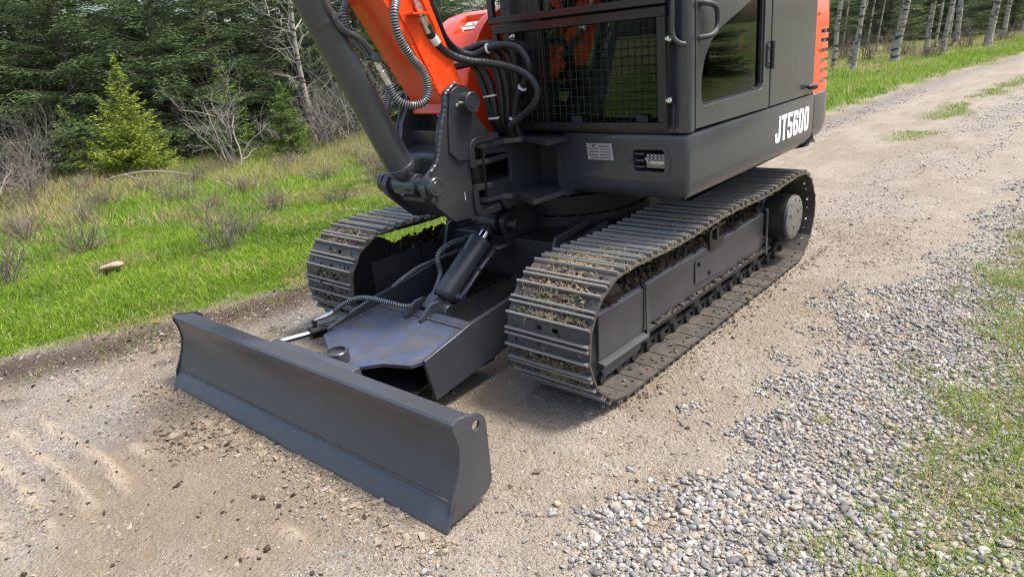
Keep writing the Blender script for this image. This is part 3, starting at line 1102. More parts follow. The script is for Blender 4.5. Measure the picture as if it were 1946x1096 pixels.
def hose(pts, r, name='hose', ribbed=False, parent=EX, mat=None, coil=0.0105):
    b = B()
    if ribbed:
        P = smooth_path(pts, 0.003)
        rad, acc = [], 0.0
        for i, p in enumerate(P):
            if i:
                acc += float(np.linalg.norm(P[i] - P[i - 1]))
            rad.append(r * (1.0 + 0.09 * sin(2 * pi * acc / coil)))
        b.tube(P, rad, 12)
    else:
        P = smooth_path(pts, 0.015)
        b.tube(P, r, 12)
    o = b.build(name, mat or M['rubber'], parent, sharp=60)
    if ribbed:
        a = o.data.attributes.new('tint', 'FLOAT', 'POINT')
        a.data.foreach_set('value', np.repeat((np.array(rad) / r - 1.0) / 0.18 + 0.5, 12).astype(np.float32))
    return o


def m_coil():
    t = NT('sprung_hose_guard')
    c = t.ramp(t.attr('tint'), [(0.35, (0.012, 0.013, 0.014)), (0.85, (0.30, 0.31, 0.315))])
    t.bsdf(c, 0.35, t.math('MULTIPLY', t.attr('tint'), 0.5))
    return t.m


M['coil'] = m_coil()
hose([(0.052, -0.36, 0.462), (0.07, -0.319, 0.466), (0.07, -0.222, 0.474), (0.07, -0.105, 0.474), (0.075, 0.011, 0.486), (0.09, 0.114, 0.52)], 0.018)
b = B()
b.cyl((0.0705, -0.09, 0.474), (0.0705, -0.086, 0.475), 0.0175, None, 12)
b.build('cable_tie', M['ink'], EX)
hose([(-0.09, -0.20, 0.50), (-0.1, -0.25, 0.499), (-0.1, -0.397, 0.512), (-0.1, -0.515, 0.515), (-0.1, -0.587, 0.495), (-0.1, -0.604, 0.454), (-0.1, -0.600, 0.388), (-0.09, -0.655, 0.325), (-0.085, -0.70, 0.302), (-0.078, -0.770, 0.300), (-0.088, -0.846, 0.312), (-0.139, -0.891, 0.335), (-0.249, -0.924, 0.35), (-0.319, -0.947, 0.342), (-0.367, -0.976, 0.32), (-0.421, -1.010, 0.28)], 0.0112, 'hose', True, EX, M['coil'])
hose([(-0.27, -0.16, 0.38), (-0.3, -0.216, 0.382), (-0.3, -0.329, 0.383), (-0.3, -0.446, 0.382), (-0.3, -0.549, 0.380), (-0.3, -0.602, 0.372), (-0.31, -0.683, 0.346), (-0.36, -0.74, 0.29)], 0.0112, 'hose', True, EX, M['coil'])
hose([(-0.05, -0.25, 0.47), (-0.1, -0.26, 0.43), (-0.2, -0.22, 0.40), (-0.27, -0.18, 0.38)], 0.012)

# ---- blade angle cylinder
A0, A1, A2 = Vector((-0.506, -1.415, 0.228)), Vector((-0.462, -1.10, 0.200)), Vector((-0.405, -0.58, 0.170))
ad = (A2 - A1).normalized()
b = B()
b.lathe(A1 - ad * 0.035, ad, [(0, 0.022), (0.002, 0.031), (0.075, 0.031), (0.078, 0.027), (0.52, 0.027), (0.53, 0.02)], 24)
ac = b.build('angle_cylinder', M['black'], EX)
b = B()
b.cyl(A0, A1, 0.0145, None, 20)
b.build('rod', M['chrome'], ac)
b = B()
b.cyl((A0.x, A0.y, A0.z - 0.03), (A0.x, A0.y, A0.z + 0.03), 0.028, None, 20)
for z_ in (-0.045, 0.033):
    b.box(A0.x - 0.03, A0.x + 0.03, A0.y - 0.08, A0.y + 0.03, A0.z + z_, A0.z + z_ + 0.012)
b.build('rod_clevis', M['charcoal'], ac, 0.002)
b = B()
b.lathe(A1 + Vector((0.0, 0.0, 0.024)), (0, 0, 1), [(0, 0.010), (0.022, 0.010), (0.022, 0.013), (0.036, 0.013), (0.038, 0.008)], 8)
b.build('elbow', M['ink'], ac)
b = B()
b.tube(smooth_path([(-0.462, -1.10, 0.258), (-0.452, -1.078, 0.262), (-0.438, -1.04, 0.268), (-0.421, -1.008, 0.281)], 0.008), [0.007, 0.007, 0.008, 0.008, 0.010, 0.010, 0.0115, 0.0115, 0.0115, 0.0115, 0.0115, 0.0115, 0.0115, 0.0115][:len(smooth_path([(-0.462, -1.10, 0.258), (-0.452, -1.078, 0.262), (-0.438, -1.04, 0.268), (-0.421, -1.008, 0.281)], 0.008))], 10)
b.build('hose_end', M['zinc'], ac)

# ---- upper structure: deck, skirt, counterweight
def ring_at(poly, z_, inset):
    n = len(poly)
    out = []
    for i, p in enumerate(poly):
        a, c = Vector(poly[i - 1]), Vector(poly[(i + 1) % n])
        t = (c - a).normalized()
        nn = Vector((t.y, -t.x))              # outward for counter-clockwise polygons
        q = Vector(p) - nn * inset
        out.append((q.x, q.y, z_))
    return out


SK = [(0.715, 0.055), (0.722, 0.030), (0.740, 0.012), (0.765, 0.003), (0.80, 0.0), (0.975, 0.0), (0.987, 0.003), (0.9925, 0.010), (0.9935, 0.03)]
plan = fillet([(0.346, -0.157), (0.97, -0.157), (0.97, 1.278), (0.50, 1.278), (0.346, 1.0)], [0.004, 0.022, 0.002, 0.02, 0.02], 5)
b = B()
b.loft([ring_at(plan, z_, i_) for z_, i_ in SK])
skirt = b.build('side_skirt', M['charcoal'], EX)
c1 = B().prism('y', -0.25, -0.06, fillet([(0.718, 0.929), (0.864, 0.931), (0.867, 0.838), (0.722, 0.840)], 0.016, 4)).build('cutter', M['dark'])
cut(skirt, [c1])
b = B()
b.prism('y', -0.100, -0.070, fillet([(0.716, 0.931), (0.866, 0.933), (0.869, 0.836), (0.720, 0.838)], 0.016, 4))
b.build('lamp_recess', M['dark'], skirt)
b = B()                                       # shallow bezel plate round the opening
b.prism('y', -0.1605, -0.156, [(0.706, 0.945), (0.872, 0.946), (0.892, 0.905), (0.893, 0.862), (0.880, 0.826), (0.710, 0.824)], [fillet([(0.718, 0.929), (0.864, 0.931), (0.867, 0.838), (0.722, 0.840)], 0.016, 4)])
bz = b.build('lamp_bezel', M['charcoal'], skirt, 0.001)
for px_, pz_ in ((0.698, 0.884), (0.883, 0.883)):
    b = B()
    b.bolt((px_, -0.1585, pz_), (0, -1, 0), 0.007, 0.006)
    b.build('bolt', M['charcoal'], bz)
for pz_ in (0.910, 0.882, 0.856):
    b = B()
    b.box(0.716, 0.765, -0.150, -0.146, pz_ - 0.004, pz_ + 0.004)
    b.build('grille_bar', M['charcoal'], bz)
b = B()
b.box(0.765, 0.862, -0.140, -0.105, 0.846, 0.912)
lamp = b.build('work_lamp', M['lens'], skirt, 0.006)
b = B()
for k in range(5):
    for r_ in range(2):
        b.lathe((0.780 + k * 0.018, -0.141, 0.902 - r_ * 0.013), (0, -1, 0), [(0, 0.007), (0.004, 0.0062), (0.006, 0.003)], 10)
b.build('light_cells', plain('lamp_glass_cells', (0.30, 0.30, 0.29), 0.25, 0.6), lamp)
b = B()
b.tube(smooth_path([(0.766, -0.142, 0.892), (0.79, -0.146, 0.872), (0.83, -0.146, 0.868), (0.862, -0.142, 0.874)], 0.01), 0.0035, 8)
b.box(0.79, 0.858, -0.146, -0.139, 0.872, 0.881)
b.build('lamp_strut', M['zinc'], lamp)

# name plate
b = B()
b.prism('y', -0.1595, -0.1565, [(0.480, 0.950), (0.612, 0.951), (0.621, 0.879), (0.487, 0.879)])
npl = b.build('nameplate', M['plate'], skirt)
b = B()
for k in range(4):                            # rows of small print
    zc_ = 0.926 - k * 0.0125
    b.box(0.496 + 0.001 * k, 0.540, -0.1605, -0.1590, zc_ - 0.0014, zc_ + 0.0014)
    b.box(0.552, 0.606, -0.1605, -0.1590, zc_ - 0.0014, zc_ + 0.0014)
b.box(0.545, 0.598, -0.1605, -0.1590, 0.9365, 0.9405)
b.prism('y', -0.1605, -0.1590, [(0.513, 0.945), (0.518, 0.945), (0.518, 0.935), (0.512, 0.935), (0.512, 0.937), (0.513, 0.937)])
b.prism('y', -0.1605, -0.1590, [(0.520, 0.945), (0.530, 0.945), (0.530, 0.943), (0.5265, 0.943), (0.5265, 0.935), (0.5235, 0.935), (0.5235, 0.943), (0.520, 0.943)])
b.build('print', M['ink'], npl)
for px_, pz_ in ((0.485, 0.946), (0.607, 0.947), (0.616, 0.883), (0.491, 0.883)):
    b = B()
    b.lathe((px_, -0.159, pz_), (0, -1, 0), [(0, 0.004), (0.002, 0.0035), (0.003, 0.001)], 8)
    b.build('rivet', M['chrome'], npl)

# JT5600 lettering
W_, H_ = 1.0, 2.1
def zero():
    return fillet([(0, 0), (1, 0), (1, 2.1), (0, 2.1)], 0.38, 4), [fillet([(0.36, 0.36), (0.64, 0.36), (0.64, 1.74), (0.36, 1.74)], 0.1, 3)]
GL = {
    'J': (fillet([(0.62, 2.1), (1.0, 2.1), (1.0, 0.0), (0.0, 0.0), (0.0, 0.78), (0.36, 0.78), (0.36, 0.36), (0.62, 0.36)], [0, 0, 0.4, 0.35, 0, 0, 0.08, 0.1], 4), []),
    'T': ([(0, 2.1), (1, 2.1), (1, 1.74), (0.69, 1.74), (0.69, 0), (0.31, 0), (0.31, 1.74), (0, 1.74)], []),
    '5': (fillet([(0, 2.1), (1, 2.1), (1, 1.74), (0.36, 1.74), (0.36, 1.30), (1, 1.30), (1, 0), (0, 0), (0, 0.68), (0.36, 0.68), (0.36, 0.36), (0.64, 0.36), (0.64, 0.97), (0, 0.97)], [0, 0, 0, 0, 0, 0.32, 0.34, 0.34, 0, 0, 0.08, 0.08, 0.08, 0], 4), []),
    '6': (fillet([(0, 2.1), (1, 2.1), (1, 1.42), (0.64, 1.42), (0.64, 1.74), (0.36, 1.74), (0.36, 1.28), (1, 1.28), (1, 0), (0, 0)], [0.34, 0.34, 0, 0, 0.08, 0.08, 0, 0.32, 0.34, 0.34], 4), [fillet([(0.36, 0.36), (0.64, 0.36), (0.64, 0.94), (0.36, 0.94)], 0.09, 3)]),
    '0': zero(),
}
gw, gh = 0.0655, 0.1265
yy = 0.742
for ch in 'JT5600':
    outer, holes = GL[ch]
    def tf(lp):
        return [(yy + (u + 0.06 * (v / 2.1)) * gw, 0.8075 + v / 2.1 * gh) for u, v in lp]
    b = B()
    b.prism('x', 0.9702, 0.9722, tf(outer), [tf(h) for h in holes])
    o = b.build('letter', M['white'], skirt)
    yy += gw + 0.0135

# counterweight
cw = fillet([(-0.93, 1.284), (0.970, 1.284), (0.970, 1.56), (0.72, 1.80), (0.30, 1.88), (-0.30, 1.88), (-0.72, 1.80), (-0.93, 1.56)], [0.004, 0.003, 0.30, 0.3, 0.3, 0.3, 0.3, 0.3], 8)
SKC = [(0.715, 0.10), (0.722, 0.065), (0.742, 0.032), (0.770, 0.012), (0.81, 0.0), (0.968, 0.0), (0.980, 0.003), (0.986, 0.010), (0.987, 0.03)]
b = B()
b.loft([ring_at(cw, z_, i_) for z_, i_ in SKC])
b.build('counterweight', M['charcoal'], EX)
plan2 = fillet([(-0.93, 1.278), (-0.93, 0.48), (-0.68, 0.02), (-0.20, -0.10), (-0.20, 1.278)], [0.004, 0.15, 0.10, 0.02, 0.02], 5)
b = B()
b.loft([ring_at(plan2, z_, i_) for z_, i_ in SK])
b.build('right_skirt', M['charcoal'], EX)
b = B()
b.box(-0.33, 0.34, -0.02, 1.27, 0.722, 0.985)
b.prism('z', 0.700, 0.714, [(-0.86, 1.27), (-0.86, 0.50), (-0.62, 0.08), (0.90, 0.0), (0.90, 1.27)])
deck = b.build('main_deck', M['casting'], EX, 0.004)

# ---- swing bracket on the front of the deck
b = B()
topp = fillet([(0.40, -0.160), (0.392, -0.320), (0.17, -0.222), (0.12, -0.30), (0.105, -0.42), (0.0, -0.50), (-0.105, -0.42), (-0.13, -0.25), (-0.30, -0.22), (-0.30, -0.0), (0.30, -0.0)], [0.002, 0.004, 0.05, 0.05, 0.06, 0.11, 0.06, 0.05, 0.02, 0, 0], 5)
b.prism('z', 0.962, 0.986, topp)
sb = b.build('swing_bracket', M['casting'], EX, 0.003)
b = B()
botp = fillet([(0.362, -0.150), (0.350, -0.395), (0.25, -0.345), (0.17, -0.31), (0.12, -0.34), (0.105, -0.42), (0.0, -0.50), (-0.105, -0.42), (-0.13, -0.25), (-0.30, -0.22), (-0.30, -0.0), (0.30, -0.0)], [0.002, 0.004, 0.03, 0.05, 0.05, 0.06, 0.11, 0.06, 0.05, 0.02, 0, 0], 5)
b.prism('z', 0.714, 0.738, botp)
b.build('lower_flange', M['casting'], sb, 0.003)
b = B()
b.prism('x', 0.086, 0.106, [(-0.43, 0.736), (-0.02, 0.736), (-0.02, 0.964), (-0.43, 0.964)], [fillet([(-0.425, 0.782), (-0.256, 0.782), (-0.256, 0.918), (-0.425, 0.936)], 0.03, 4)])
b.prism('x', -0.106, -0.086, [(-0.40, 0.736), (-0.02, 0.736), (-0.02, 0.964), (-0.40, 0.964)])
b.box(0.106, 0.385, -0.035, -0.018, 0.736, 0.964)
b.box(0.30, 0.352, -0.150, -0.018, 0.70, 0.964)
b.build('web_plate', M['casting'], sb, 0.003)
b = B()
for z0_, z1_ in ((0.890, 0.915), (0.775, 0.805)):
    b.prism('z', z0_, z1_, fillet([(-0.10, -0.25), (0.10, -0.25), (0.112, -0.40), (0.06, -0.495), (-0.06, -0.495), (-0.112, -0.40)], [0, 0, 0.05, 0.06, 0.06, 0.05], 5))
b.build('tongue', M['casting'], sb, 0.003)

# ---- swing post (boom foot casting)
cheek = fillet([(-0.655, 1.165), (-0.640, 1.235), (-0.585, 1.258), (-0.520, 1.240), (-0.484, 1.180), (-0.498, 1.135), (-0.413, 1.030), (-0.470, 1.020), (-0.545, 0.990), (-0.556, 0.930), (-0.556, 0.722), (-0.530, 0.690), (-0.548, 0.682), (-0.678, 0.690), (-0.825, 0.825), (-0.838, 0.870), (-0.805, 0.908), (-0.775, 0.925), (-0.735, 0.955), (-0.722, 0.990), (-0.690, 1.110)],
               [0.02, 0.03, 0.03, 0.03, 0.03, 0.03, 0.005, 0.02, 0.03, 0.03, 0.02, 0.01, 0.02, 0.03, 0.03, 0.04, 0.03, 0.02, 0.02, 0.02, 0.04], 4)
b = B()
b.prism('x', 0.108, 0.140, cheek, [circ(-0.546, 1.178, 0.034, 20)])
b.prism('x', -0.140, -0.108, cheek, [circ(-0.546, 1.178, 0.034, 20)])
post = b.build('swing_post', M['casting'], EX, 0.005, 3)
b = B()
dbl = fillet([(-0.646, 1.165), (-0.632, 1.228), (-0.585, 1.248), (-0.525, 1.232), (-0.492, 1.180), (-0.504, 1.130), (-0.425, 1.034), (-0.475, 1.016), (-0.552, 0.985), (-0.562, 0.938), (-0.628, 0.945), (-0.672, 0.990), (-0.660, 1.10)], [0.02, 0.03, 0.03, 0.03, 0.03, 0.03, 0.004, 0.02, 0.03, 0.004, 0.01, 0.01, 0.03], 4)
b.prism('x', 0.139, 0.150, dbl)
b.build('doubler', M['casting'], post, 0.004)
B().prism('x', -0.150, -0.139, dbl).build('doubler', M['casting'], post, 0.004)
b = B()
earp = fillet([(-0.138, -0.545), (0.138, -0.545), (0.140, -0.40), (0.07, -0.30), (-0.07, -0.30), (-0.140, -0.40)], [0, 0, 0.04, 0.06, 0.06, 0.04], 5)
b.prism('z', 0.988, 1.018, earp)
b.prism('z', 0.680, 0.706, earp)
b.prism('y', -0.585, -0.555, fillet([(-0.108, 0.70), (0.108, 0.70), (0.108, 1.02), (-0.108, 1.02)], 0.01))
b.build('ear', M['casting'], post, 0.006, 3)
for s_ in (0, 1):
    z0 = 0.988 if s_ == 0 else 0.694
    b = B()                                   # C-shaped weld flange on the outside of the cheek
    if s_ == 0:
        c_ = fillet([(-0.562, 0.900), (-0.562, 1.026), (-0.372, 1.026), (-0.372, 0.998), (-0.533, 0.998), (-0.533, 0.900)], [0.0, 0.06, 0, 0, 0.035, 0], 6)
    else:
        c_ = fillet([(-0.562, 0.80), (-0.562, 0.676), (-0.40, 0.676), (-0.40, 0.706), (-0.533, 0.706), (-0.533, 0.80)], [0.0, 0.06, 0, 0, 0.035, 0], 6)
    b.prism('x', 0.118, 0.158, c_)
    b.build('flange', M['casting'], post, 0.004, 3)
b = B()
b.lathe((0, -0.40, 0.655), (0, 0, 1), [(0, 0.045), (0.005, 0.048), (0.372, 0.048), (0.377, 0.044)], 28)
b.build('swing_pin', M['under'], post)
b = B()                                       # body between the cheeks
b.prism('x', -0.110, 0.110, fillet([(-0.735, 0.945), (-0.735, 0.985), (-0.655, 1.015), (-0.60, 1.010), (-0.585, 0.70), (-0.665, 0.70), (-0.775, 0.80), (-0.73, 0.84)], [0.01, 0.03, 0.03, 0.02, 0.02, 0.02, 0.02, 0.02], 4))
b.prism('x', -0.110, 0.110, fillet([(-0.655, 1.075), (-0.615, 1.075), (-0.600, 1.000), (-0.640, 1.000)], 0.01, 3))
b.build('cross_member', M['casting'], post, 0.004)
M['castweld'] = plain('casting_weld_paint', (0.055, 0.055, 0.058), 0.32, 0.1, 0.35, 80)
cc = fillet([(-0.586, 1.262), (-0.648, 1.222), (-0.662, 1.160), (-0.690, 1.100), (-0.727, 0.985), (-0.745, 0.952), (-0.785, 0.925)], [0, 0.02, 0.02, 0.03, 0.03, 0.02, 0], 4)
for x_ in (0.139, -0.142):
    b = B()
    P = smooth_path([(x_, p[0] - 0.002, p[1]) for p in cc], 0.006)
    b.tube(P, [0.007 + 0.0018 * sin(i * 1.7) for i in range(len(P))], 7)
    b.build('weld_bead', M['castweld'], post)
b = B()
b.lathe((-0.175, -0.546, 1.178), (1, 0, 0), [(0, 0.036), (0.005, 0.040), (0.325, 0.040), (0.325, 0.043), (0.366, 0.043), (0.370, 0.040), (0.370, 0.031), (0.368, 0.030), (0.368, 0.027), (0.370, 0.026), (0.370, 0.002)], 32)
b.build('boom_pin', M['casting'], post)
b = B()
b.lathe((0.172, -0.60, 1.182), (0, -1, 0.15), [(-0.02, 0.006), (0.012, 0.006), (0.013, 0.004)], 8)
b.bolt((0.150, -0.598, 1.172), (1, 0, 0), 0.008, 0.008)
b.build('pin_lock', M['zinc'], post)
b = B()
b.lathe((-0.180, -0.785, 0.867), (1, 0, 0), [(0, 0.040), (0.004, 0.043), (0.03, 0.043), (0.032, 0.032), (0.30, 0.032), (0.302, 0.040), (0.345, 0.040), (0.349, 0.036), (0.349, 0.027), (0.347, 0.026), (0.347, 0.024), (0.349, 0.022), (0.349, 0.002)], 32)
b.build('cylinder_pin', M['casting'], post)
for yy_, zz_ in ((-0.792, 0.820), (-0.765, 0.822)):
    pass
b = B()
b.bolt((0.155, -0.800, 0.822), (0.1, -0.3, -1), 0.009, 0.016)
b.bolt((0.02, -0.845, 0.845), (0.0, -0.8, -0.6), 0.009, 0.014)
b.build('grease_nipple', M['casting'], post)

b = B()
b.prism('x', 0.1398, 0.1405, [(-0.607, 0.805), (-0.6045, 0.806), (-0.6035, 0.772), (-0.607, 0.768)])
b.build('chalk_mark', M['tie'], post)

# ---- boom
bf = Vector((-0.252, 0.409)).normalized()
def bfront(z_):
    return -0.622 + (z_ - 1.18) * (-0.252 / 0.409)
def bback(z_):
    return -0.518 + (z_ - 1.251) * (-0.125 / 0.334)
bprof = fillet([(-0.640, 1.142), (-0.560, 1.128), (-0.500, 1.160), (-0.500, 1.225), (bback(1.60), 1.60), (bback(1.98), 1.98), (bfront(1.98), 1.98), (bfront(1.60), 1.60), (bfront(1.18), 1.18)], [0.01, 0.03, 0.05, 0.05, 0, 0.02, 0.02, 0, 0.005], 4)
b = B()
b.prism('x', -0.098, 0.098, bprof)
boom = b.build('boom', M['orange'], EX, 0.006, 3)
for s_ in (1, -1):                            # raised doubler on the side with a slotted shape
    b = B()
    x0, x1 = s_ * 0.097, s_ * 0.104
    sl = fillet([(-0.735, 1.56), (-0.685, 1.60), (-0.560, 1.335), (-0.590, 1.305), (-0.620, 1.325)], [0.01, 0.01, 0.03, 0.03, 0.02], 5)
    dp = fillet([(bfront(1.19) + 0.012, 1.165), (-0.52, 1.165), (-0.507, 1.235), (bback(1.70) - 0.006, 1.70), (bfront(1.70) + 0.05, 1.70), (bfront(1.45) + 0.035, 1.45)], [0.01, 0.04, 0.03, 0.01, 0.01, 0.05], 5)
    b.prism('x', min(x0, x1), max(x0, x1), dp, [sl])
    b.build('boom_doubler', M['orange'], boom, 0.003)
for s_ in (1, -1):
    for fn_, off, z0_ in ((bfront, 0.004, 1.18), (bback, -0.004, 1.25)):
        b = B()
        P = smooth_path([(s_ * 0.099, fn_(z_) + off, z_) for z_ in np.linspace(z0_, 1.75, 12)], 0.005)
        b.tube(P, [0.0045 + 0.0013 * sin(i * 1.3) for i in range(len(P))], 6)
        b.build('weld_bead', M['orange'], boom)
b = B()                                       # bracket for the pipe ends
b.box(0.100, 0.150, -0.775, -0.690, 1.530, 1.538)
b.box(0.100, 0.108, -0.78, -0.69, 1.50, 1.54)
b.build('pipe_bracket', M['orange'], boom, 0.001)
b = B()
fd_ = Vector((0.0, 0.055, -0.14)).normalized()
b.lathe(Vector((0.112, -0.735, 1.615)), fd_, [(0, 0.011), (0.05, 0.011), (0.05, 0.015), (0.075, 0.015), (0.077, 0.012), (0.095, 0.012), (0.097, 0.017), (0.118, 0.017), (0.12, 0.013), (0.165, 0.013)], 10)
b.build('pipe_fitting', M['zinc'], boom)

# ---- boom cylinder
C0 = Vector((0.0, -0.785, 0.867))
ca = Vector((0.0, -0.334, 0.737)).normalized()
b = B()
b.lathe(C0 + ca * 0.045, ca, [(0, 0.040), (0.015, 0.050), (0.03, 0.060), (0.045, 0.063), (0.058, 0.063), (0.060, 0.059), (1.10, 0.059), (1.105, 0.064), (1.16, 0.064), (1.165, 0.03)], 40)
b.cyl((-0.062, C0.y, C0.z), (0.062, C0.y, C0.z), 0.050, None, 28)
bc = b.build('boom_cylinder', M['charcoal'], EX, 0.0015)
b = B()
b.cyl(C0 + ca * 1.16, C0 + ca * 1.30, 0.034, None, 24)
b.build('rod', M['chrome'], bc)
b = B()
pp_ = [(0.052, -1.130, 1.665), (0.055, -1.103, 1.602), (0.06, -1.073, 1.540), (0.064, -1.050, 1.500), (0.06, -1.025, 1.484), (0.06, -0.982, 1.465), (0.06, -0.946, 1.432), (0.06, -0.925, 1.395)]
b.tube(smooth_path(pp_, 0.012), 0.0135, 12)
b.build('oil_pipe', M['charcoal'], bc)
b = B()
b.lathe(C0 + ca * 0.72, ca, [(0, 0.060), (0.001, 0.0625), (0.016, 0.0625), (0.017, 0.060)], 36)
b.box(0.03, 0.075, -1.088, -1.058, 1.532, 1.552)
b.bolt((0.07, -1.058, 1.545), (0.6, 0.8, 0), 0.008, 0.012)
b.build('pipe_clamp', M['charcoal'], bc, 0.001)
b = B()
fd_ = Vector((0.01, 0.055, -0.115)).normalized()
b.box(0.038, 0.082, -0.944, -0.906, 1.375, 1.402, Matrix.Rotation(-0.4, 3, 'X'), (0.06, -0.925, 1.39))
b.build('pipe_block', M['charcoal'], bc, 0.003)
b = B()
b.lathe(Vector((0.061, -0.921, 1.378)), fd_, [(0, 0.013), (0.012, 0.013), (0.013, 0.017), (0.032, 0.017), (0.033, 0.013), (0.045, 0.013), (0.046, 0.018), (0.068, 0.018), (0.070, 0.016), (0.10, 0.017)], 12)
b.build('pipe_fitting', M['zinc'], bc)

# boom hose (spring guarded) from the cylinder fitting up the boom side
hose([(0.072, -0.880, 1.285), (0.085, -0.868, 1.240), (0.10, -0.845, 1.212), (0.125, -0.800, 1.198), (0.145, -0.762, 1.215), (0.15, -0.748, 1.265), (0.15, -0.764, 1.322), (0.15, -0.811, 1.376), (0.15, -0.851, 1.436), (0.15, -0.868, 1.492), (0.148, -0.862, 1.546), (0.13, -0.828, 1.590), (0.115, -0.79, 1.65)], 0.0155, 'hose', True, EX, M['coil'], 0.0095)
hose([(-0.12, -0.86, 1.63), (-0.11, -0.885, 1.592), (-0.1, -0.910, 1.557), (-0.1, -0.900, 1.502), (-0.1, -0.868, 1.452), (-0.08, -0.827, 1.405), (-0.06, -0.780, 1.340), (-0.06, -0.775, 1.27), (-0.05, -0.81, 1.20), (-0.03, -0.86, 1.15)], 0.0155, 'hose', True, EX, M['coil'], 0.0095)

# black spiral-wrapped hoses
def wrapped(pts, r=0.0155):
    b = B()
    P = smooth_path(pts, 0.004)
    rad, acc = [], 0.0
    for i, p in enumerate(P):
        if i:
            acc += float(np.linalg.norm(P[i] - P[i - 1]))
        rad.append(r * (1.0 - (0.07 if (acc % 0.019) < 0.004 else 0.0)))
    b.tube(P, rad, 12)
    return b.build('hose', M['rubber'], EX, sharp=60)


wrapped([(0.113, -0.678, 1.495), (0.11, -0.66, 1.459), (0.10, -0.62, 1.415), (0.102, -0.56, 1.372), (0.128, -0.48, 1.339), (0.16, -0.4, 1.324), (0.212, -0.34, 1.303), (0.268, -0.31, 1.277), (0.31, -0.29, 1.238), (0.325, -0.28, 1.185), (0.298, -0.28, 1.132), (0.236, -0.28, 1.09), (0.165, -0.29, 1.042), (0.131, -0.25, 0.985)], 0.0165)
wrapped([(0.085, -0.66, 1.66), (0.081, -0.62, 1.595), (0.072, -0.585, 1.525), (0.036, -0.52, 1.448), (0.02, -0.44, 1.388), (0.056, -0.38, 1.361), (0.112, -0.34, 1.381), (0.196, -0.31, 1.389), (0.248, -0.29, 1.369), (0.283, -0.28, 1.32), (0.276, -0.27, 1.268), (0.233, -0.26, 1.217), (0.18, -0.255, 1.154), (0.155, -0.25, 1.061), (0.15, -0.22, 0.985)])
wrapped([(0.04, -0.62, 1.62), (0.03, -0.57, 1.52), (-0.02, -0.50, 1.43), (-0.02, -0.42, 1.375), (0.03, -0.36, 1.388), (0.075, -0.32, 1.402), (0.11, -0.28, 1.388), (0.15, -0.25, 1.32), (0.14, -0.22, 1.15), (0.13, -0.2, 0.985)])
wrapped([(-0.05, -0.60, 1.55), (-0.08, -0.50, 1.40), (-0.06, -0.42, 1.325), (0.0, -0.36, 1.325), (0.05, -0.31, 1.345)])
for tops in ([(-0.10, -0.33, 1.36), (-0.04, -0.29, 1.315), (-0.003, -0.28, 1.243), (0.016, -0.275, 1.159), (0.026, -0.26, 1.06), (0.026, -0.2, 0.985)],
             [(-0.05, -0.33, 1.37), (0.007, -0.29, 1.313), (0.044, -0.28, 1.241), (0.056, -0.275, 1.158), (0.054, -0.26, 1.057), (0.054, -0.2, 0.985)],
             [(0.0, -0.33, 1.40), (0.052, -0.29, 1.345), (0.094, -0.275, 1.266), (0.095, -0.265, 1.157), (0.081, -0.25, 1.057), (0.08, -0.2, 0.985)],
             [(0.05, -0.32, 1.40), (0.10, -0.28, 1.352), (0.126, -0.265, 1.265), (0.121, -0.25, 1.157), (0.109, -0.24, 1.057), (0.105, -0.2, 0.985)],
             [(0.12, -0.30, 1.40), (0.167, -0.25, 1.36), (0.168, -0.235, 1.264), (0.15, -0.22, 1.157), (0.14, -0.21, 1.057), (0.13, -0.18, 0.985)]):
    wrapped(tops, 0.0165)
for c_, d_, r_ in (((0.112, -0.340, 1.381), (1, 0.35, 0.1), 0.021), ((0.225, -0.262, 1.205), (-0.6, 0, -0.8), 0.021), ((0.157, -0.262, 1.07), (-0.2, 0, -1), 0.020), ((0.03, -0.545, 1.468), (-0.3, 0.6, -0.7), 0.020), ((0.04, -0.276, 1.175), (0.1, 0, -1), 0.034), ((0.045, -0.262, 1.075), (0.05, 0, -1), 0.034)):
    b = B()
    d_ = Vector(d_).normalized()
    b.cyl(Vector(c_) - d_ * 0.004, Vector(c_) + d_ * 0.004, r_, None, 16)
    b.build('cable_tie', M['tie'], EX)
b = B()
d_ = Vector((-0.01, 0.05, -0.055)).normalized()
b.cyl(Vector((0.108, -0.652, 1.447)), Vector((0.108, -0.652, 1.447)) + d_ * 0.035, 0.0185, None, 14)
b.build('hose_sleeve', M['tie'], EX)

# ---- cab
CAB = B()
CAB.box(0.03, 0.885, -0.150, -0.100, 0.994, 1.034)                     # front sill
CAB.box(0.03, 0.26, -0.145, -0.115, 1.034, 1.99)                       # blanked front corner
CAB.box(0.03, 0.885, -0.150, -0.110, 1.99, 2.06)
CAB.box(0.03, 0.050, -0.115, 1.24, 0.994, 1.50)
CAB.box(0.03, 0.050, -0.115, 0.0, 1.50, 1.99)
CAB.box(0.03, 0.050, 1.15, 1.24, 1.50, 1.99)
CAB.box(0.03, 0.955, 1.215, 1.24, 0.994, 1.99)
cab = CAB.build('cab', M['black'], EX, 0.004)
b = B()
b.prism('z', 2.0, 2.07, fillet([(0.02, -0.17), (0.975, -0.17), (0.975, 1.25), (0.02, 1.25)], 0.06, 5))
b.build('cab_roof', M['cabpaint'], cab, 0.015, 3)
b = B()
b.prism('z', 0.998, 2.0, fillet([(0.886, -0.158), (0.972, -0.158), (0.972, -0.104), (0.93, -0.104), (0.93, -0.11), (0.886, -0.11)], [0.004, 0.042, 0.004, 0, 0, 0.004], 7))
b.box(0.888, 0.912, -0.166, -0.150, 1.0, 1.145)
b.build('corner_pillar', M['cabpaint'], cab, 0.003)
b = B()
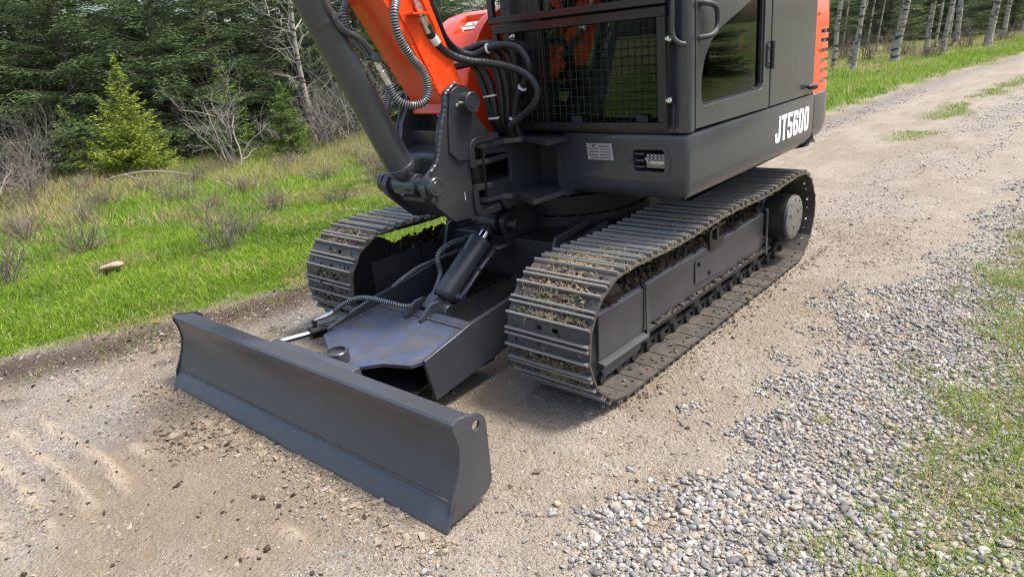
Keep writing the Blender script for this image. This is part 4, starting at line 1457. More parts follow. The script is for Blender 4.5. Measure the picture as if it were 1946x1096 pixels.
dwin = fillet([(-0.029, 1.088), (0.545, 1.091), (0.564, 1.115), (0.564, 1.52), (0.10, 1.372), (0.03, 1.328), (-0.025, 1.26), (-0.049, 1.187), (-0.049, 1.115)], [0.02, 0.02, 0.01, 0.03, 0.05, 0.06, 0.06, 0.05, 0.02], 5)
uwin = fillet([(0.02, 1.55), (0.564, 1.66), (0.564, 1.94), (0.02, 1.94)], 0.05, 5)
b.prism('x', 0.945, 0.973, [(-0.097, 1.006), (0.640, 0.998), (0.640, 1.985), (-0.097, 1.985)], [dwin, uwin])
door = b.build('cab_door', M['cabpaint'], cab, 0.004, 3)
b = B()
def grow(lp, s_):
    cx = sum(p[0] for p in lp) / len(lp); cz_ = sum(p[1] for p in lp) / len(lp)
    return [(cx + (p[0] - cx) * s_, cz_ + (p[1] - cz_) * s_) for p in lp]
b.prism('x', 0.950, 0.954, grow(dwin, 1.02))
b.build('window_pane', M['glass'], door)
b = B()
b.prism('x', 0.950, 0.954, grow(uwin, 1.02))
b.build('window_pane', M['glass'], door)
b = B()
b.prism('x', 0.955, 0.9665, grow(dwin, 1.012), [grow(dwin, 0.955)])
b.build('window_seal', M['rubber'], door)
b = B()
hp = [(0.972, -0.068, 1.470), (0.998, -0.060, 1.468), (1.004, -0.02, 1.462), (1.004, 0.012, 1.448), (1.004, 0.022, 1.42), (1.004, 0.020, 1.385), (1.004, 0.0, 1.362), (1.000, -0.04, 1.350), (0.972, -0.071, 1.347)]
b.tube(smooth_path(hp, 0.008), 0.0105, 12)
b.lathe((0.970, -0.069, 1.347), (1, 0, 0), [(0, 0.014), (0.008, 0.012)], 12)
b.build('door_handle', M['interior'], door)
b = B()
b.box(0.9735, 0.979, 0.592, 0.622, 1.185, 1.285)
b.box(0.9735, 0.979, 0.652, 0.682, 1.17, 1.295)
b.cyl((0.983, 0.647, 1.172), (0.983, 0.647, 1.292), 0.0085, None, 12)
for y_, z_ in ((0.606, 1.268), (0.606, 1.202), (0.670, 1.285), (0.674, 1.180)):
    b.bolt((0.979, y_, z_), (1, 0, 0), 0.007, 0.006)
b.build('hinge', M['interior'], door, 0.001)
b = B()
b.prism('x', 0.945, 0.9725, [(0.653, 0.9975), (1.246, 0.9955), (1.246, 1.985), (0.653, 1.985)])
qp = b.build('rear_panel', M['cabpaint'], cab, 0.004, 3)
b = B()
b.lathe((0.972, 1.135, 1.038), (1, 0, 0), [(0, 0.006), (0.022, 0.006)], 10)
b.lathe((0.990, 1.135, 1.038), (0.25, 1, -0.08), [(-0.012, 0.006), (0.0, 0.015), (0.035, 0.016), (0.06, 0.013), (0.068, 0.006)], 14)
b.build('latch', M['ink'], qp)
b = B()
b.box(0.925, 0.955, 1.246, 1.262, 0.99, 1.72)
b.box(0.92, 0.944, -0.10, 1.24, 0.996, 1.03)
b.build('seal_strip', M['dark'], cab)
b = B()                                       # corner grab rail
b.tube(smooth_path([(0.925, -0.190, 1.75), (0.925, -0.192, 1.60), (0.925, -0.193, 1.48), (0.924, -0.193, 1.385), (0.930, -0.188, 1.353), (0.945, -0.176, 1.336), (0.958, -0.158, 1.330)], 0.012), 0.0105, 12)
b.build('grab_rail', M['cabpaint'], cab)
b = B()
b.box(0.26, 0.885, -0.128, -0.124, 1.030, 1.99)
b.build('windscreen', M['glass'], cab)
b = B()
b.box(0.034, 0.046, 0.0, 1.15, 1.50, 1.99)
b.build('side_window', M['glass'], cab)
# interior
b = B()
b.box(0.055, 0.94, -0.09, 1.21, 0.997, 1.012)
b.box(0.055, 0.25, 0.25, 1.0, 1.012, 1.30)
b.box(0.80, 0.93, 0.42, 1.0, 1.012, 1.26)
b.box(0.26, 0.93, -0.095, -0.055, 1.012, 1.035)
b.build('cab_floor', M['lining'], cab, 0.008)
b = B()
b.box(0.0505, 0.054, -0.09, 1.21, 1.012, 1.495)
b.box(0.055, 0.94, 1.205, 1.213, 1.012, 1.98)
b.build('cab_lining', M['lining'], cab)
b = B()
b.prism('x', 0.32, 0.76, fillet([(0.50, 1.20), (0.50, 1.30), (0.62, 1.33), (0.92, 1.31), (1.0, 1.72), (1.10, 1.72), (1.06, 1.18)], [0.04, 0.04, 0.04, 0.06, 0.05, 0.05, 0.03], 5))
b.box(0.38, 0.70, 0.55, 0.98, 1.012, 1.20)
b.build('driver_seat', M['seat'], cab, 0.02, 3)
b = B()
for x_ in (0.47, 0.57):
    b.tube(smooth_path([(x_, 0.16, 1.01), (x_, 0.13, 1.12), (x_ + 0.005, 0.16, 1.28), (x_ + 0.02, 0.20, 1.40)], 0.02), 0.010, 10)
    b.box(x_ - 0.045, x_ + 0.045, 0.02, 0.16, 1.05, 1.065)
for x_ in (0.16, 0.86):
    b.tube([(x_, 0.38, 1.25), (x_, 0.36, 1.42)], [0.012, 0.012], 10)
    b.lathe((x_, 0.36, 1.40), (0, -0.1, 1), [(0, 0.014), (0.03, 0.024), (0.09, 0.026), (0.12, 0.016)], 14)
b.prism('y', 0.05, 0.12, fillet([(0.40, 1.012), (0.82, 1.012), (0.80, 1.10), (0.72, 1.13), (0.45, 1.13)], 0.03))
b.build('control_levers', M['interior'], cab, 0.002)
b = B()
b.tube([(0.935, 0.350, 1.165), (0.935, 0.384, 1.335)], [0.012, 0.018], 8)
b.build('red_lever', M['red'], cab)

# ---- front guards (welded wire mesh)
def guard(name, x0, x1, z0, z1, y0, y1, wl, wr, wb, wt, nx, nz):
    b = B()
    b.box(x0, x1, y0, y1, z0, z0 + wb)
    b.box(x0, x1, y0, y1, z1 - wt, z1)
    b.box(x0, x0 + wl, y0 + 0.001, y1 - 0.001, z0 + wb, z1 - wt)
    b.box(x1 - wr, x1, y0 + 0.001, y1 - 0.001, z0 + wb, z1 - wt)
    g = b.build(name, M['black'], cab, 0.003)
    xs = np.linspace(x0 + wl, x1 - wr, nx + 1)[1:-1]
    zs = np.linspace(z0 + wb, z1 - wt, nz + 1)[1:-1]
    ym = (y0 + y1) / 2
    base = None
    for k, x_ in enumerate(xs):
        if base is None:
            base = B().cyl((0, 0, z0 + wb - 0.003), (0, 0, z1 - wt + 0.003), 0.0016, None, 6).build('wire', M['wire'], g)
            o = base
        else:
            o = base.copy()
            link(o, g)
        o.location = (x_, ym, 0)
    base = None
    for k, z_ in enumerate(zs):
        if base is None:
            base = B().cyl((x0 + wl - 0.003, 0, 0), (x1 - wr + 0.003, 0, 0), 0.0016, None, 6).build('wire', M['wire'], g)
            o = base
        else:
            o = base.copy()
            link(o, g)
        o.location = (0, ym + 0.0035, z_)
    return g


g1 = guard('lower_guard', 0.030, 0.905, 1.016, 1.472, -0.215, -0.190, 0.028, 0.036, 0.030, 0.036, 25, 11)
g2 = guard('upper_guard', 0.036, 0.912, 1.479, 1.96, -0.240, -0.212, 0.030, 0.030, 0.028, 0.03, 26, 13)
for x_, z_ in ((0.135, 1.418), (0.131, 1.354), (0.909, 1.356), (0.907, 1.130), (0.14, 1.13)):
    b = B()
    b.box(x_ - 0.022, x_ + 0.012, -0.190, -0.140, z_ - 0.016, z_ + 0.016)
    b.build('guard_tab', M['black'], g1, 0.002)
    b = B()
    b.lathe((x_, -0.189, z_), (0, -1, 0), [(0, 0.014), (0.003, 0.014), (0.003, 0.009), (0.014, 0.009), (0.015, 0.005), (0.024, 0.005)], 6)
    b.build('bolt', M['chrome'], g1)
b = B()
for x_ in (0.40, 0.73):
    b.box(x_, x_ + 0.055, -0.150, -0.140, 1.034, 1.066)
b.build('wiper_block', M['interior'], cab, 0.003)

# ---- engine covers (orange)
hp_ = fillet([(-0.93, 1.270), (0.962, 1.270), (0.962, 1.54), (0.72, 1.74), (0.25, 1.80), (-0.3, 1.80), (-0.75, 1.70), (-0.93, 1.50)], [0.01, 0.004, 0.15, 0.3, 0.3, 0.3, 0.3, 0.2], 8)
b = B()
b.loft([ring_at(hp_, z_, i_) for z_, i_ in [(0.985, 0.0), (1.20, 0.004), (1.36, 0.006), (1.46, 0.014), (1.56, 0.030), (1.64, 0.065), (1.69, 0.12), (1.71, 0.2)]])
hood = b.build('engine_cover', M['orange'], EX)
cuts = []
SLZ = (1.299, 1.252, 1.200, 1.149, 1.097, 1.046)
for z_ in SLZ:
    cuts.append(B().prism('z', z_ - 0.011, z_ + 0.011, fillet([(0.925, 1.372), (1.05, 1.372), (1.05, 1.60), (0.86, 1.60)], 0.004)).build('cutter', M['dark']))
cut(hood, cuts)
b = B()  # black inserts stand in for the shade inside the open slots
for z_ in SLZ:
    b.prism('z', z_ - 0.0125, z_ + 0.0125, [(0.938, 1.376), (0.895, 1.376), (0.83, 1.60), (0.885, 1.60)])
b.build('vent_dark_fill', M['dark'], hood)
for y_, z_ in ((1.326, 1.390), (1.361, 1.207), (1.345, 1.037)):
    b = B()
    b.bolt((0.959, y_, z_), (1, 0, 0), 0.007, 0.005)
    b.build('bolt', M['orange'], hood)
prof = [(-0.335, 0.99), (-0.325, 1.06), (-0.300, 1.15), (-0.272, 1.224), (-0.228, 1.338), (-0.183, 1.408), (-0.151, 1.451), (-0.115, 1.490), (-0.075, 1.520), (-0.018, 1.546), (0.06, 1.562), (0.25, 1.572), (1.20, 1.575), (1.20, 0.99)]
b = B()
rings = []
for x_, sc, dy in ((-0.118, 1.0, 0.012), (-0.128, 1.0, 0.003), (-0.14, 1.0, 0.0), (-0.36, 1.0, 0.0), (-0.48, 0.997, 0.04), (-0.56, 0.985, 0.10), (-0.62, 0.965, 0.19), (-0.655, 0.92, 0.30)):
    rings.append([(x_, min(y_ + dy, 1.2) if y_ < 1.1 else y_, 0.99 + (z_ - 0.99) * sc) for y_, z_ in prof])
b.loft(rings)
tank = b.build('tank_cover', M['orange'], EX, sharp=25)
cut(tank, [B().prism('x', -0.297, -0.162, [(-0.142, 1.4570), (-0.105, 1.464), (-0.025, 1.512), (-0.034, 1.60), (-0.25, 1.60)]).build('cutter', M['dark'])])
b = B()
b.prism('x', -0.288, -0.172, [(-0.092, 1.4740), (-0.036, 1.5075), (-0.0375, 1.5105), (-0.0935, 1.477)])
b.build('latch_plate', plain('bright_latch_plate', (0.75, 0.75, 0.75), 0.45, 0.3, 0.1), tank)
b = B()
b.lathe((-0.222, -0.064, 1.494), (0, -0.55, 0.83), [(0, 0.009), (0.003, 0.009), (0.003, 0.005), (0.010, 0.004)], 8)
b.build('latch_bolt', M['zinc'], tank)
b = B()
b.tube(smooth_path([(-0.236, -0.128, 1.462), (-0.250, -0.118, 1.474), (-0.276, -0.100, 1.486), (-0.262, -0.098, 1.490), (-0.20, -0.100, 1.489), (-0.168, -0.103, 1.488)], 0.008), 0.0035, 8)
b.build('latch_wire', M['zinc'], tank)
b = B()
b.box(-0.118, 0.028, 0.05, 1.2, 0.985, 1.25)
b.build('boom_well', M['dark'], EX)

# ---- mud, grass and small stones caught on the tracks
def icosphere(sub):
    bm = bmesh.new()
    bmesh.ops.create_icosphere(bm, subdivisions=sub, radius=1.0)
    V = np.array([v.co for v in bm.verts])
    F = np.array([[v.index for v in f.verts] for f in bm.faces])
    bm.free()
    return V, F


ICO1, ICO2 = icosphere(1), icosphere(2)


def rocks(P, size, tint, ico, flat=(0.45, 0.8), rough=0.16, sink=0.25):
    V0, F0 = ico
    n, m = len(P), len(V0)
    d = 1 + rng.normal(0, rough, (n, m))
    # low frequency shape: squash along random directions
    for _ in range(5):
        ax_ = rng.normal(size=(n, 3))
        ax_ /= np.linalg.norm(ax_, axis=1, keepdims=True)
        lim = rng.uniform(0.38, 0.85, (n, 1))
        dot = np.einsum('mk,nk->nm', V0, ax_)
        d = np.where(dot > lim, d * lim / np.maximum(dot, 1e-3), d)
    L = V0[None] * d[..., None]
    sc = np.stack([rng.uniform(0.75, 1.3, n), rng.uniform(0.65, 1.0, n), rng.uniform(*flat, n)], -1) * size[:, None]
    L = L * sc[:, None, :]
    a = rng.uniform(0, 2 * pi, n)
    ca_, sa_ = np.cos(a)[:, None], np.sin(a)[:, None]
    tx, ty = rng.normal(0, 0.22, (2, n, 1))
    x, y, z = L[..., 0], L[..., 1], L[..., 2]
    z = z + x * tx + y * ty
    out = np.stack([x * ca_ - y * sa_, x * sa_ + y * ca_, z], -1)
    out = out + P[:, None, :]
    out[..., 2] += (sc[:, 2] * (1 - 2 * sink))[:, None] * 0.5
    F = (F0[None] + (np.arange(n) * m)[:, None, None]).reshape(-1, 3)
    return out.reshape(-1, 3), F, np.repeat(tint, m)


def blades(P, h, w, lean, tint, lod=0, droop=0.5):
    """grass blades: 5 verts, 3 triangles each"""
    n = len(P)
    a = rng.uniform(0, 2 * pi, n)
    side = np.stack([np.cos(a), np.sin(a), np.zeros(n)], -1) * (w / 2)[:, None]
    b_ = rng.uniform(0, 2 * pi, n)
    ld = np.stack([np.cos(b_), np.sin(b_), np.zeros(n)], -1) * lean[:, None]
    up = np.array([0, 0, 1.0])
    mid = P + ld * 0.35 + up * (h * 0.6)[:, None]
    tip = P + ld * 1.1 + up * (h * (1.0 - droop * np.clip(lean / np.maximum(h, 1e-3), 0, 1) * 0.45))[:, None]
    if lod:
        V = np.stack([P - side, P + side, tip], 1)
        return V.reshape(-1, 3), np.arange(n * 3).reshape(n, 3), np.clip(np.repeat(tint, 3), 0, 1)
    V = np.stack([P - side, P + side, mid - side * 0.75, mid + side * 0.75, tip], 1)
    f = np.array([[0, 1, 3], [0, 3, 2], [2, 3, 4]])
    F = (f[None] + (np.arange(n) * 5)[:, None, None]).reshape(-1, 3)
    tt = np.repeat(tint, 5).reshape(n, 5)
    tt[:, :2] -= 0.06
    return V.reshape(-1, 3), F, np.clip(tt, 0, 1).ravel()


def join(parts):
    Vs, Fs, Ts, k = [], [], [], 0
    for V, F, T in parts:
        Vs.append(V)
        Fs.append(F + k)
        Ts.append(T)
        k += len(V)
    return np.concatenate(Vs), np.concatenate(Fs), np.concatenate(Ts)


def on_shoes(n, sx, lo, hi, clump=True):
    """random points in the grooves of the shoes between path positions lo..hi"""
    P, N = [], []
    while len(P) < n:
        s = random.uniform(lo, hi)
        k = int(s / PITCH)
        if clump and random.random() > 0.5 + 0.5 * sin(k * 2.3 + sx):
            continue
        y_l = random.choice((-0.028, 0.016, 0.016, -0.028, 0.05)) + random.gauss(0, 0.008)
        sc = k * PITCH
        p0, p1 = track_at(sc - PITCH / 2), track_at(sc + PITCH / 2)
        c = (p0 + p1) / 2
        t = (p1 - p0).normalized()
        nr = Vector((-t.y, t.x))
        q = c + t * y_l + nr * 0.009
        P.append((sx * TX + random.triangular(-0.19, 0.19, 0.02 * sin(k * 3.1)), q.x, q.y))
        N.append((0, nr.x, nr.y))
    return np.array(P), np.array(N)


TOP_LEN = TS[60]
mudparts = []
for sx in (1, -1):
    for lo, hi, n in ((0.0, TOP_LEN * 0.9, 1500 if sx > 0 else 700), (TS[-1] - 0.78, TS[-1], 1300 if sx > 0 else 700)):
        P, N = on_shoes(n, sx, lo, hi)
        sz = np.exp(rng.normal(-4.95, 0.42, len(P)))
        V, F, T = rocks(P, sz, rng.uniform(0.05, 0.62, len(P)), ICO1, (0.5, 0.8), 0.2)
        V = V.reshape(len(P), -1, 3) + N[:, None, :] * (sz * 0.2)[:, None, None] - np.array([0, 0, 1.0]) * (sz * 0.25)[:, None, None]
        mudparts.append((V.reshape(-1, 3), F, T))
    # packed earth on top of the beam and along the edges
    n = 2200 if sx > 0 else 900
    P = np.stack([sx * rng.uniform(0.655, 0.785, n), rng.uniform(-0.55, 1.06, n), np.zeros(n)], -1)
    P[:, 2] = 0.362 + 0.055 * np.clip(rng.random(n), 0, 1) * (0.6 + 0.8 * fbm(P[:, 1], P[:, 0], 4.0, 3)) * (1.25 - np.abs(np.abs(P[:, 0]) - 0.69) / 0.1)
    mudparts.append(rocks(P, np.exp(rng.normal(-4.3, 0.35, n)), rng.uniform(0.0, 0.3, n), ICO1, (0.5, 0.9), 0.22))
    n = 260
    P = np.stack([sx * rng.uniform(0.79, 0.808, n), rng.uniform(-0.2, 1.13, n), np.full(n, 0.148)], -1)
    mudparts.append(rocks(P, np.exp(rng.normal(-5.2, 0.35, n)), rng.uniform(0.15, 0.6, n), ICO1))
    n = 70
    P = np.stack([sx * rng.uniform(0.80, 0.93, n), rng.uniform(-0.5, 1.25, n), np.full(n, 0.030)], -1)
    mudparts.append(rocks(P, np.exp(rng.normal(-4.9, 0.4, n)), rng.uniform(0.0, 0.55, n), ICO1))
V, F, T = join(mudparts)
mud = fast_mesh('mud', V, F, M['clod'], T)
mud['kind'] = 'stuff'
link(mud, EX)
stp = []
for sx in (1, -1):
    for lo, hi, n in ((0.0, TOP_LEN * 0.85, 3000 if sx > 0 else 700), (TS[-1] - 0.75, TS[-1], 900 if sx > 0 else 350)):
        P, N = on_shoes(n, sx, lo, hi)
        L = rng.uniform(0.012, 0.05, n)
        d = rng.normal(size=(n, 3)) * np.array([1, 1, 1.0])
        d -= N * (np.einsum('ij,ij->i', d, N) * 0.75)[:, None]
        d /= np.linalg.norm(d, axis=1, keepdims=True)
        s_ = np.cross(d, N)
        w_ = 0.0011
        p0 = P + N * 0.010
        V = np.stack([p0 - d * L[:, None] / 2 - s_ * w_, p0 - d * L[:, None] / 2 + s_ * w_, p0 + d * L[:, None] / 2 + N * 0.004], 1)
        F = np.arange(n * 3).reshape(n, 3)
        green = rng.random(n) < 0.05
        stp.append((V.reshape(-1, 3), F, np.repeat(np.where(green, rng.uniform(0.2, 0.5, n), rng.uniform(0.86, 1.0, n)), 3)))
    # fringe hanging at the outer edge of the top run
    n = 700 if sx > 0 else 250
    s = rng.uniform(0.0, TOP_LEN, n)
    Y = np.interp(s, TS, TP[:, 0]); Z = np.interp(s, TS, TP[:, 1])
    P = np.stack([sx * (TX + TW / 2) + rng.uniform(-0.035, 0.004, n), Y, Z + 0.006], -1)
    V, F, T = blades(P, rng.uniform(-0.012, 0.025, n), np.full(n, 0.0022), rng.uniform(0.01, 0.045, n), np.where(rng.random(n) < 0.12, 0.35, rng.uniform(0.86, 1, n)))
    stp.append((V, F, T))
V, F, T = join(stp)
st = fast_mesh('straw', V, F, M['grass'], T)
st['kind'] = 'stuff'
link(st, EX)

# ------------------------------------------------------------------ gravel, soil, grass (uncountable)
def scatter(n, x0, x1, y0, y1, dens, margin=0.10):
    P = np.stack([rng.uniform(x0, x1, n), rng.uniform(y0, y1, n)], -1)
    zn = zones(P[:, 0], P[:, 1])
    keep = rng.random(n) < dens(P[:, 0], P[:, 1], zn)
    P = P[keep]
    zn = {k: v[keep] for k, v in zn.items()}
    Pz = np.column_stack([P, height(P[:, 0], P[:, 1])])
    v = in_view(Pz + np.array([0, 0, 0.03]), margin)
    return Pz[v], {k: a[v] for k, a in zn.items()}


def track_clear(P):
    """false where a track shoe or the blade edge stands"""
    on = (np.abs(np.abs(P[:, 0]) - TX) < TW / 2 + 0.005) & (P[:, 1] > TYF - 0.03) & (P[:, 1] < TYR + 0.03)
    return ~on


parts = []
P, zn = scatter(62000, 0.9, 2.6, -2.3, 1.3, lambda x, y, z: np.clip(z['gravel'] * 1.1, 0, 1), 0.05)
P = P[track_clear(P)]
sz = np.clip(np.exp(rng.normal(-4.86, 0.36, len(P))), 0.004, 0.018)
nr = (np.hypot(P[:, 0] - 2.25, P[:, 1] + 2.62) < 2.0) & (sz > 0.0075)
parts.append(rocks(P[nr], sz[nr], rng.random(nr.sum()), ICO2, (0.45, 0.8), 0.05, 0.2))
parts.append(rocks(P[~nr], sz[~nr], rng.random((~nr).sum()), ICO1, (0.45, 0.8), 0.1, 0.2))
P, zn = scatter(60000, 0.9, 4.5, 1.3, 7.0, lambda x, y, z: z['gravel'] * 0.8 * (x > 1.25))
sz = np.clip(np.exp(rng.normal(-4.75, 0.33, len(P))), 0.005, 0.018)
parts.append(rocks(P, sz, rng.random(len(P)) ** 0.9, ICO1, (0.45, 0.8), 0.1, 0.2))
P, zn = scatter(60000, -1.6, 1.9, 1.5, 11.0, lambda x, y, z: z['gravel'] * 0.6 * (x < 1.35 + 0.06 * (y - 2)))
parts.append(rocks(P, np.clip(np.exp(rng.normal(-4.8, 0.3, len(P))), 0.005, 0.015), 0.3 + 0.7 * rng.random(len(P)), ICO1, (0.4, 0.7), 0.1, 0.25))
P, zn = scatter(14000, -2.2, 1.0, -2.4, 0.4, lambda x, y, z: np.clip(z['gravel'] * 0.8 + 0.03, 0, 1) * (1 - z['lawn']))
P = P[track_clear(P)]
parts.append(rocks(P, np.clip(np.exp(rng.normal(-5.15, 0.4, len(P))), 0.003, 0.016), rng.random(len(P)), ICO1, (0.4, 0.7), 0.12, 0.35))
P, zn = scatter(9000, 0.2, 1.6, -2.4, 2.5, lambda x, y, z: 0.25 + 0 * x)
P = P[track_clear(P)]
parts.append(rocks(P, np.clip(np.exp(rng.normal(-5.5, 0.42, len(P))), 0.002, 0.012), rng.random(len(P)), ICO1, (0.4, 0.7), 0.12, 0.35))
OCT = (np.array([[1, 0, 0], [-1, 0, 0], [0, 1, 0], [0, -1, 0], [0, 0, 1], [0, 0, -1.0]]), np.array([[0, 2, 4], [2, 1, 4], [1, 3, 4], [3, 0, 4], [2, 0, 5], [1, 2, 5], [3, 1, 5], [0, 3, 5]]))
P, zn = scatter(70000, -2.3, 1.7, -2.6, 2.2, lambda x, y, z: (1 - z['lawn']) * (0.25 + 0.75 * sstep(0.42, 0.6, fbm(x, y, 3.0, 4, 171.0))), 0.04)
P = P[track_clear(P)]
parts.append(rocks(P, np.clip(np.exp(rng.normal(-5.75, 0.4, len(P))), 0.0015, 0.008), rng.choice([0.1, 0.3, 0.55, 0.62, 0.7, 0.76, 0.8, 0.92], len(P)), OCT, (0.5, 0.8), 0.15, 0.3))
V, F, T = join(parts)
pb = fast_mesh('gravel', V, F, M['pebble'], T, smooth=True)
pb['kind'] = 'stuff'
link(pb)

parts = []
n = 4200                                     # crumbled soil pushed up in front of the blade
P = np.stack([rng.uniform(-1.0, 1.0, n), -1.592 - np.abs(rng.normal(0, 0.085, n)), np.zeros(n)], -1)
P[:, :2] = np.stack([P[:, 0] * cos(PSI) - 0.046, P[:, 1] + 0.026 * P[:, 0]], -1)
P[:, 2] = height(P[:, 0], P[:, 1])
parts.append(rocks(P, np.clip(np.exp(rng.normal(-5.35, 0.5, n)), 0.003, 0.017), np.where(rng.random(n) < 0.06, rng.uniform(0.1, 0.4, n), rng.uniform(0.6, 1.0, n)), ICO1, (0.5, 0.9), 0.2, 0.3))
P, zn = scatter(40000, -3.2, 2.0, -2.5, 2.5, lambda x, y, z: np.clip(0.02 + 1.2 * z['mud'] ** 1.5, 0, 1) * (1 - 0.75 * z['lawn']))
P = P[track_clear(P)]
k = len(P)
parts.append(rocks(P, np.clip(np.exp(rng.normal(-5.35, 0.5, k)), 0.003, 0.02), rng.uniform(0.0, 0.42, k), ICO1, (0.4, 0.8), 0.22, 0.3))
n = 75                                       # dark clods dropped off the tracks
P = np.stack([rng.uniform(-1.7, 0.7, n), rng.uniform(-2.6, -1.72, n), np.zeros(n)], -1)
P[:, 2] = height(P[:, 0], P[:, 1])
parts.append(rocks(P, np.clip(np.exp(rng.normal(-4.95, 0.4, n)), 0.004, 0.015), rng.uniform(0.0, 0.25, n), ICO2, (0.5, 0.9), 0.2, 0.2))
n = 260
P = np.stack([rng.normal(-0.42, 0.09, n), rng.normal(-1.80, 0.06, n), np.zeros(n)], -1)
P[:, 2] = height(P[:, 0], P[:, 1])
parts.append(rocks(P, np.clip(np.exp(rng.normal(-4.7, 0.55, n)), 0.004, 0.032), rng.uniform(0.2, 0.8, n), ICO2, (0.2, 0.4), 0.2, 0.15))
n = 40
P = np.stack([rng.uniform(0.95, 1.25, n), rng.uniform(-0.9, 1.6, n), np.zeros(n)], -1)
P[:, 2] = height(P[:, 0], P[:, 1])
parts.append(rocks(P, np.clip(np.exp(rng.normal(-5.0, 0.4, n)), 0.003, 0.012), rng.uniform(0.0, 0.3, n), ICO2, (0.3, 0.7), 0.2, 0.2))
n = 1100                                     # crumbs shed beside the near track
P = np.stack([0.93 + np.abs(rng.normal(0, 0.035, n)), rng.uniform(-0.65, 1.7, n), np.zeros(n)], -1)
P[:, 2] = height(P[:, 0], P[:, 1])
parts.append(rocks(P, np.clip(np.exp(rng.normal(-5.6, 0.5, n)), 0.002, 0.014), rng.uniform(0.05, 0.95, n), ICO1, (0.5, 0.9), 0.2, 0.3))
P, zn = scatter(110000, -2.3, 1.7, -2.6, 2.4, lambda x, y, z: (1 - z['lawn']) * (1 - 0.8 * z['gravel']) * (0.06 + 0.94 * sstep(0.50, 0.66, fbm(x, y, 2.6, 4, 191.0))), 0.04)
P = P[track_clear(P)]
k = len(P)
parts.append(rocks(P, np.clip(np.exp(rng.normal(-5.25, 0.5, k)), 0.002, 0.016), np.where(rng.random(k) < 0.04, rng.uniform(0.15, 0.35, k), rng.uniform(0.55, 1.0, k)), OCT, (0.3, 0.6), 0.22, 0.35))
V, F, T = join(parts)
cl = fast_mesh('soil_crumbs', V, F, M['clod'], T)
cl['kind'] = 'stuff'
link(cl)

parts = []
def lawn_tint(zn, k):
    base = rng.normal(0.36, 0.13, k) + (fbm(P[:, 0], P[:, 1], 1.7, 3, 131.0) - 0.5) * 0.55
    dryp = rng.random(k) < zn['dry'] * 0.62 + 0.04
    return np.clip(np.where(dryp, rng.uniform(0.72, 1.0, k), np.minimum(base, 0.62)), 0, 1)
P, zn = scatter(235000, -5.0, -1.3, -2.9, 4.0, lambda x, y, z: z['lawn'] * 0.9)
far = np.hypot((P[:, 0] + 3.52) / 0.16, (P[:, 1] + 1.01) / 0.12) > 1
P = P[far]
zn = {q: a_[far] for q, a_ in zn.items()}
k = len(P)
hf = 0.6 + 0.8 * fbm(P[:, 0], P[:, 1], 2.5, 3, 91.0)
h = rng.uniform(0.025, 0.088, k) * hf * (0.45 + 0.55 * sstep(0.0, 0.5, edge_left(P[:, 1]) - P[:, 0]))
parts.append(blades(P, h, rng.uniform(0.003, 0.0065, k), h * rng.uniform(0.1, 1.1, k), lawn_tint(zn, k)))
P, zn = scatter(260000, -13.0, -4.6, -4.0, 12.0, lambda x, y, z: 0.75 * z['lawn'])
k = len(P)
h = rng.uniform(0.04, 0.13, k) * (0.6 + 0.8 * fbm(P[:, 0], P[:, 1], 1.5, 3, 91.0)) * (1 + 0.7 * zn['dry'])
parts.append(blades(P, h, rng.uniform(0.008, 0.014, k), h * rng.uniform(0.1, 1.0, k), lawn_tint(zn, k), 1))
P, zn = scatter(150000, -8.0, 1.5, 4.0, 30.0, lambda x, y, z: 0.8 * z['lawn'])
k = len(P)
h = rng.uniform(0.05, 0.13, k)
parts.append(blades(P, h, rng.uniform(0.010, 0.018, k), h * rng.uniform(0.1, 0.9, k), np.clip(lawn_tint(zn, k) + 0.05, 0, 1), 1))
P, zn = scatter(5000, -12.0, -2.4, -3.0, 9.0, lambda x, y, z: z['lawn'] * (0.25 + 0.75 * z['dry']))
k = len(P)
h = rng.uniform(0.12, 0.34, k)
parts.append(blades(P, h, rng.uniform(0.003, 0.005, k), h * rng.uniform(0.1, 0.5, k), rng.uniform(0.72, 1.0, k)))
V, F, T = join(parts)
gr = fast_mesh('meadow_grass', V, F, M['grass'], T)
gr['kind'] = 'stuff'
link(gr)

parts = []
P, zn = scatter(330000, 1.3, 3.2, -2.4, 5.5, lambda x, y, z: np.clip(z['vtuft'] * 0.50 + z['verge'] * 0.17, 0, 1))
k = len(P)
h = rng.uniform(0.010, 0.050, k) * (0.4 + 1.2 * fbm(P[:, 0], P[:, 1], 5.0, 3, 91.0))
drya = rng.random(k) < 0.42 + 0.3 * zn['dry']
h = np.where(drya, h * 0.7, h)
parts.append(blades(P, h, rng.uniform(0.0018, 0.0036, k), h * rng.uniform(0.3, 1.6, k), np.where(drya, rng.uniform(0.70, 1, k), np.clip(rng.normal(0.33, 0.14, k), 0, 0.62))))
P, zn = scatter(60000, -0.2, 1.6, 5.0, 16.0, lambda x, y, z: z['mtuft'])
k = len(P)
h = rng.uniform(0.012, 0.038, k)
parts.append(blades(P, h, np.full(k, 0.007), h * rng.uniform(0.2, 1.2, k), np.where(rng.random(k) < 0.4, rng.uniform(0.7, 0.95, k), rng.uniform(0.1, 0.5, k))))
P, zn = scatter(60000, -2.6, -1.0, -2.6, 6.0, lambda x, y, z: np.clip(z['mud'] * 0.5, 0, 1) * (fbm(x, y, 5.0, 3, 77.0) > 0.52))
P = P[track_clear(P)]
k = len(P)
h = rng.uniform(0.012, 0.045, k)
parts.append(blades(P, h, rng.uniform(0.002, 0.004, k), h * rng.uniform(0.3, 1.5, k), np.where(rng.random(k) < 0.5, rng.uniform(0.68, 0.95, k), rng.uniform(0.1, 0.5, k))))
V, F, T = join(parts)
vg = fast_mesh('verge_grass', V, F, M['grass'], T)
